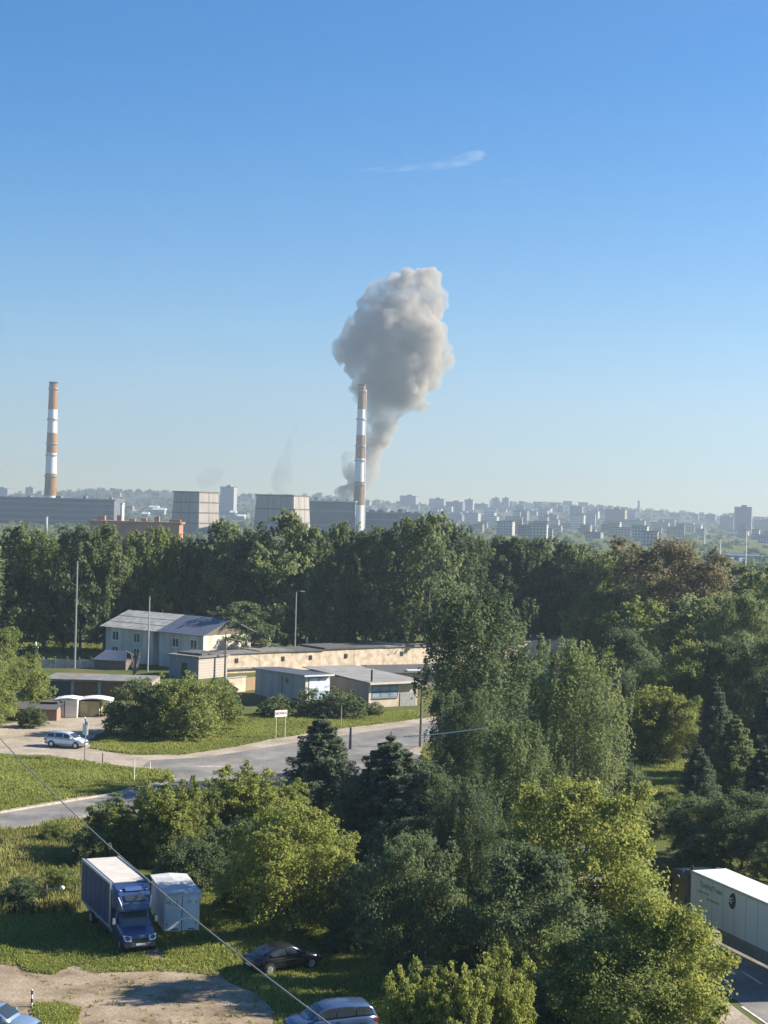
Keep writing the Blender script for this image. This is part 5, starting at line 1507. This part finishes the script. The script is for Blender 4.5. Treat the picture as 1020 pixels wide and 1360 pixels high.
# right-hand wood
RW = 'trees of the wood at the right'
for nm, kind, lf, px, top, base, w, lab in [
    ('russet_tree', 'decid', L_brown, 888, 720, 905, 140, 'broad russet-brown crowned tree in the right wood'),
    ('leafy_tree', 'decid', L_dark, 968, 748, 905, 70, 'dark tree right of the russet tree'),
    ('leafy_tree', 'birch', L_mid, 1002, 756, 912, 62, 'light birch at the right edge below the bridge'),
    ('leafy_tree', 'decid', L_birch, 1030, 750, 930, 80, 'tree cut by the right edge below the bridge'),
    ('leafy_tree', 'birch', L_mid, 790, 782, 905, 70, 'pale green willow-like tree right of the cream garage end'),
    ('leafy_tree', 'birch', L_mid, 822, 792, 908, 60, 'small pale tree second right of the cream garage end'),
    ('leafy_tree', 'decid', L_mid, 858, 796, 938, 90, 'light broad tree in front of the russet tree, left half'),
    ('leafy_tree', 'decid', L_birch, 940, 790, 945, 100, 'large light tree in front of the russet tree, right half'),
    ('leafy_tree', 'decid', L_birch, 985, 792, 955, 90, 'light tree near the right edge above the dark firs'),
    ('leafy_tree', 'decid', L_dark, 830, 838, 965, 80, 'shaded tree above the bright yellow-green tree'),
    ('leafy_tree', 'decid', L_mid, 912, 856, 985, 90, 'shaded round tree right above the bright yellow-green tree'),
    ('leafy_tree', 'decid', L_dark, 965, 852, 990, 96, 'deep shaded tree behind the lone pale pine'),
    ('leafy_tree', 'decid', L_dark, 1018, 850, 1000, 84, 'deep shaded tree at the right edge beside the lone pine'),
    ('fir_tree', 'fir', L_fir, 948, 900, 1030, 70, 'dark fir left behind the lone pale pine'),
    ('fir_tree', 'fir', L_fir, 1016, 905, 1040, 80, 'dark fir at the right edge behind the lone pale pine'),
    ('pine_tree', 'fir', L_birch, 974, 944, 1060, 88, 'lone pale pointed pine in the dark right wood'),
    ('fir_tree', 'fir', L_fir, 926, 985, 1085, 70, 'low dark fir left below the lone pine'),
    ('fir_tree', 'fir', L_fir, 1012, 985, 1100, 100, 'low broad dark fir at the right edge below the pine'),
    ('leafy_tree', 'decid', L_dark, 985, 1052, 1155, 95, 'shaded round tree behind the trailer roof'),
    ('leafy_tree', 'decid', L_dark, 1030, 1075, 1175, 80, 'shaded tree at the right edge behind the trailer'),
    ('leafy_tree', 'decid', L_dark, 925, 1060, 1140, 66, 'small dark tree behind the lorry cab'),
    ('yellow_tree', 'shoots', L_yellow, 858, 893, 1012, 100, 'bright yellow-green tree standing alone left of the shaded lawn'),
    ('leafy_tree', 'decid', L_mid, 896, 925, 1014, 56, 'smaller green tree hugging the bright yellow-green tree'),
]:
    tree(nm, kind, lf, px, top, base, w * 1.1, lab, group=RW, res='near' if (lf is L_brown or base > 950) else None)
# the large near trees
NT = 'large trees between the road and the viewer'
for nm, kind, lf, px, top, base, w, lab, k in [
    ('birch_tree', 'birch', L_dark, 632, 776, 1050, 156, 'tallest near birch in the middle, its top reaching the belt', 0),  # shade on this birch is put into its dark leaf colour
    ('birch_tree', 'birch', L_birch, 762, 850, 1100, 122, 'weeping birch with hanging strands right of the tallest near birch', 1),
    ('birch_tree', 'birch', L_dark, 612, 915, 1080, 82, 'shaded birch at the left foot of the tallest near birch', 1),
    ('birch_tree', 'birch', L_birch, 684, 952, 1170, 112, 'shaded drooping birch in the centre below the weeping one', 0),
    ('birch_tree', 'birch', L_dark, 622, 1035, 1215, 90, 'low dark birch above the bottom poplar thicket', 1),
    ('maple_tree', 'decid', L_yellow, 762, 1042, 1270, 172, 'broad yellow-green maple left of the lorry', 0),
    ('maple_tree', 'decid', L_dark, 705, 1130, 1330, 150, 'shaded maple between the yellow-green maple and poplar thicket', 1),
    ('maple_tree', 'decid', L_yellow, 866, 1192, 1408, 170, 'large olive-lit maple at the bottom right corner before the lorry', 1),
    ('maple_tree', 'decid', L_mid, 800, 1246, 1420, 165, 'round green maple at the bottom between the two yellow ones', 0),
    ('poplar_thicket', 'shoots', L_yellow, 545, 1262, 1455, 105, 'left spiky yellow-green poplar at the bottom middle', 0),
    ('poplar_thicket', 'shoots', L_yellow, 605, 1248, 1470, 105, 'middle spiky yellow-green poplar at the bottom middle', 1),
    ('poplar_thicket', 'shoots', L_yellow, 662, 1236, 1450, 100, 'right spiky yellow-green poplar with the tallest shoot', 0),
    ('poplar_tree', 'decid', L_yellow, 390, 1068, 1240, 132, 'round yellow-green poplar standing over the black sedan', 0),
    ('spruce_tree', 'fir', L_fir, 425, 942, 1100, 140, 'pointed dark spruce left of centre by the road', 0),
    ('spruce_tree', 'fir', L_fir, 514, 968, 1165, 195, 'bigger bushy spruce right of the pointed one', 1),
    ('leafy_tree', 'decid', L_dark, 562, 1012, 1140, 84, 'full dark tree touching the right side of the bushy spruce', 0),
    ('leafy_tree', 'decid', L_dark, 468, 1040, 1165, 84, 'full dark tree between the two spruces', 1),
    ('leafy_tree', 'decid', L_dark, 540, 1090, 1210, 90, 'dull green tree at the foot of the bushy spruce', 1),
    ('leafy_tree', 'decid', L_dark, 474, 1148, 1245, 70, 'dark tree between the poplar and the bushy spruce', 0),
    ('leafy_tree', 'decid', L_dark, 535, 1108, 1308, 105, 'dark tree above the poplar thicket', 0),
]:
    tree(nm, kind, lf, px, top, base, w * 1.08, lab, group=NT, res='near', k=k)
SH = 'bushes along road and yards'
for nm, kind, lf, px, top, base, w, lab in [
    ('roadside_bush', 'shoots', L_mid, 160, 1045, 1142, 90, 'left roadside bush above the blue truck'),
    ('roadside_bush', 'shoots', L_yellow, 218, 1022, 1146, 100, 'tallest roadside bush above the container shed'),
    ('roadside_bush', 'shrub', L_mid, 264, 1034, 1140, 75, 'right roadside bush above the container shed'),
    ('roadside_bush', 'shoots', L_yellow, 320, 1003, 1128, 108, 'yellow-tipped bush left of the pointed spruce'),
    ('roadside_bush', 'shoots', L_mid, 368, 1016, 1122, 92, 'green bush touching the pointed spruce'),
    ('roadside_bush', 'shrub', L_dark, 312, 1088, 1170, 90, 'dark bush behind the left side of the round poplar'),
    ('roadside_bush', 'shrub', L_dark, 258, 1108, 1182, 90, 'dark low bush right behind the container shed'),
    ('roadside_bush', 'shrub', L_dark, 330, 1130, 1210, 80, 'dark low bush right of the container shed'),
    ('garden_tree', 'decid', L_dark, 326, 800, 886, 70, 'dark tree at the right gable of the white house'),
    ('garden_bush', 'shrub', L_birch, 188, 902, 976, 86, 'left third of the big bush before the brown-door garages'),
    ('garden_bush', 'shrub', L_mid, 236, 894, 980, 96, 'middle and tallest third of the bush group before the hut'),
    ('garden_bush', 'shrub', L_mid, 284, 902, 966, 72, 'right third of the bush group, below the brick hut'),
    ('garden_tree', 'decid', L_mid, 0, 838, 962, 80, 'bright tree at the left edge above the lean-to'),
    ('garden_tree', 'decid', L_mid, -22, 850, 975, 90, 'tree cut by the left edge beside the lean-to'),
    ('garden_bush', 'shrub', L_mid, 52, 905, 948, 46, 'small bush in front of the brown-door garages, left end'),
    ('garden_bush', 'shrub', L_dark, 44, 938, 966, 34, 'small bush growing against the brick lean-to'),
    ('kiosk_bush', 'shrub', L_birch, 368, 922, 951, 44, 'small bush under the left wall of the grey kiosk'),
    ('kiosk_bush', 'shrub', L_dark, 410, 916, 950, 46, 'dark bush under the kiosk banner'),
    ('kiosk_bush', 'shrub', L_dark, 452, 914, 952, 60, 'largest dark bush between kiosk and pavilion'),
    ('kiosk_bush', 'shrub', L_birch, 497, 932, 950, 24, 'smallest bush at the pavilion corner'),
    ('verge_bush', 'shrub', L_dark, 834, 1012, 1062, 60, 'dark bush at the left side of the shaded lawn'),
    ('verge_bush', 'shrub', L_birch, 868, 1068, 1112, 46, 'pale bush at the far road edge, left of the lorry cab'),
    ('verge_bush', 'shrub', L_mid, 894, 1052, 1105, 46, 'lighter of the bushes at the lower end of the shaded lawn'),
    ('verge_bush', 'shrub', L_dark, 930, 1100, 1160, 70, 'dark bush between the far road edge and the lorry cab'),
    ('undergrowth', 'shrub', L_mid, 815, 1160, 1268, 120, 'green undergrowth bush between the two yellow-green maples'),
    ('undergrowth', 'shrub', L_dark, 738, 1285, 1392, 120, 'dark undergrowth bush between poplar thicket and round green maple'),
    ('undergrowth', 'shrub', L_dark, 590, 1190, 1260, 90, 'dark undergrowth bush above the middle of the poplar thicket'),
    ('undergrowth', 'shrub', L_dark, 640, 1225, 1300, 90, 'dark undergrowth bush above the right end of the poplar thicket'),
    ('undergrowth', 'shrub', L_dark, 460, 1205, 1262, 60, 'dark undergrowth bush right of the black sedan'),
    ('weed_clump', 'shrub', L_dark, 30, 1166, 1206, 60, 'dark weed clump behind the fence at the left edge'),
    ('weed_clump', 'shrub', L_mid, 80, 1150, 1196, 56, 'weed clump left of the blue truck box'),
    ('weed_clump', 'shrub', L_mid, 74, 1092, 1122, 40, 'weed clump at the near edge of the lower left road'),
    ('weed_clump', 'shrub', L_birch, 118, 1100, 1152, 56, 'tall weed clump just above the blue truck roof'),
]:
    tree(nm, kind, lf, px, top, base, w * 1.1, lab, 'bush' if kind == 'shrub' else 'tree', SH)
# bare grey sapling in front of the white house
s0 = G(178, 898)
t = thing('bare_sapling', 'pale bare sapling in front of the white house', 'tree', s0)
rnd = random.Random(2)
for k in range(16):
    a = rnd.uniform(0, 6.28); r = rnd.uniform(.3, 1.5); h = rnd.uniform(2.4, 4.2)
    MB().tube([(0, 0, 0), (math.cos(a) * r * .4, math.sin(a) * r * .4, h * .5), (math.cos(a) * r, math.sin(a) * r, h)], [.09, .06, .015], 5).build('branch', M_birch_bark, t)

# ------------------------------------------------------------------ grass (stuff)
def inside(poly, x, y):
    res = np.zeros(len(x), bool)
    n = len(poly); j = n - 1
    for i in range(n):
        xi, yi = poly[i]; xj, yj = poly[j]
        c_ = ((yi > y) != (yj > y)) & (x < (xj - xi) * (y - yi) / (yj - yi + 1e-12) + xi)
        res ^= c_; j = i
    return res
def grass(name, px_poly, n, h0, h1, wd, mat, label, seed, avoid=()):
    r = np.random.default_rng(seed)
    poly = [(G(*p).x, G(*p).y) for p in px_poly]
    xs, ys = [p[0] for p in poly], [p[1] for p in poly]
    X, Y = np.zeros(0), np.zeros(0)
    while len(X) < n:
        x = r.uniform(min(xs), max(xs), n); y = r.uniform(min(ys), max(ys), n)
        k = inside(poly, x, y)
        for av in avoid: k &= ~inside([(G(*p).x, G(*p).y) for p in av], x, y)
        X, Y = np.concatenate([X, x[k]]), np.concatenate([Y, y[k]])
    X, Y = X[:n], Y[:n]
    patch = .5 + .5 * np.sin(X * .55 + 1.3 * np.sin(Y * .31)) * np.sin(Y * .37 + 1.7 * np.sin(X * .23))
    per = 6
    N = n * per
    bx = np.repeat(X, per) + r.normal(size=N) * .10; by = np.repeat(Y, per) + r.normal(size=N) * .10
    hh = np.repeat((h0 + (h1 - h0) * (patch * .7 + r.random(n) * .3)), per) * r.uniform(.6, 1.15, N)
    a = r.uniform(0, 6.28, N)
    ln = r.uniform(.15, .6, N) * hh
    dx, dy = np.cos(a), np.sin(a)
    w = wd * r.uniform(.7, 1.3, N)
    v = np.empty((N, 4, 3), np.float32)
    v[:, 0] = np.stack([bx - dy * w, by + dx * w, np.zeros(N)], 1)
    v[:, 1] = np.stack([bx + dy * w, by - dx * w, np.zeros(N)], 1)
    v[:, 2] = np.stack([bx + dx * ln + dy * w * .35, by + dy * ln - dx * w * .35, hh], 1)
    v[:, 3] = np.stack([bx + dx * ln - dy * w * .35, by + dy * ln + dx * w * .35, hh * .96], 1)
    me = quads(name, v, np.repeat(.2 + .5 * patch, per) + r.normal(size=N) * .15)
    o = link(name, me, None, mat)
    return tag(o, label, 'grass', None, 'stuff')
L_grass = leaf_mat('meadow_grass', (0.150, 0.190, 0.040), (0.330, 0.360, 0.100), .38)
L_weed = leaf_mat('tall_weed', (0.155, 0.175, 0.045), (0.36, 0.345, 0.125), .38)
grass('island_grass', [(-60, 1008), (0, 1004), (60, 1005), (110, 1013), (190, 1022), (224, 1026), (232, 1034), (150, 1052), (60, 1066), (0, 1077), (-60, 1084)], 9000, .12, .42, .05, L_grass, 'bright green grass of the island between the two left roads', 1)
grass('verge_grass', [(118, 994), (150, 999), (240, 1003), (300, 994), (370, 980), (450, 968), (556, 955), (556, 944), (480, 946), (350, 945), (310, 955), (240, 972), (150, 978)], 12000, .08, .30, .05, L_grass, 'sunlit verge grass in front of the kiosks', 2)
grass('weed_field', [(-80, 1126), (0, 1110), (60, 1100), (130, 1090), (290, 1100), (300, 1150), (240, 1160), (180, 1150), (110, 1150), (104, 1212), (-80, 1216)], 12000, .35, 1.05, .045, L_weed, 'tall yellowish weeds between the lower left road and the truck', 3)
LOT = [lot_px, [(178, 1238), (190, 1240), (212, 1262), (228, 1284), (205, 1284), (192, 1262)]]
grass('yard_grass', [(-80, 1218), (110, 1214), (270, 1160), (480, 1200), (520, 1300), (500, 1400), (300, 1400), (300, 1340), (274, 1290), (-80, 1290)], 15000, .05, .26, .04, L_grass, 'short grass of the parking yard around the truck', 4, LOT)
grass('yard_tufts', [(20, 1272), (75, 1270), (90, 1282), (70, 1294), (35, 1290)], 900, .1, .25, .045, L_grass, 'grass tuft patch at the upper edge of the dirt lot', 5)
grass('yard_tufts', [(45, 1334), (80, 1334), (105, 1342), (90, 1375), (50, 1375)], 1300, .1, .22, .045, L_grass, 'grass tuft patch in front of the silver-blue sedan', 6)
grass('yard_tufts', [(0, 1284), (270, 1282), (360, 1340), (350, 1372), (110, 1376), (60, 1310)], 150, .05, .2, .045, L_weed, 'sparse weeds scattered over the sandy dirt lot', 12)
grass('yard_tufts', [(90, 1276), (270, 1274), (290, 1296), (230, 1290), (120, 1292)], 700, .06, .22, .045, L_grass, 'thin grass fringe in front of the truck bumper', 13)
grass('roadside_grass', [(565, 988), (620, 984), (640, 1004), (560, 1012), (560, 1000)], 1500, .1, .3, .05, L_grass, 'small sunlit grass triangle left of the tallest near birch', 7)
grass('lawn_grass', [(790, 1010), (930, 1004), (940, 1100), (860, 1120), (800, 1080)], 6000, .08, .25, .05, L_grass, 'shaded lawn before the right wood', 8)
grass('far_grass', [(30, 850), (130, 850), (130, 884), (30, 884)], 3500, .1, .4, .12, L_grass, 'sunlit grass strip under the belt trees at left', 9)
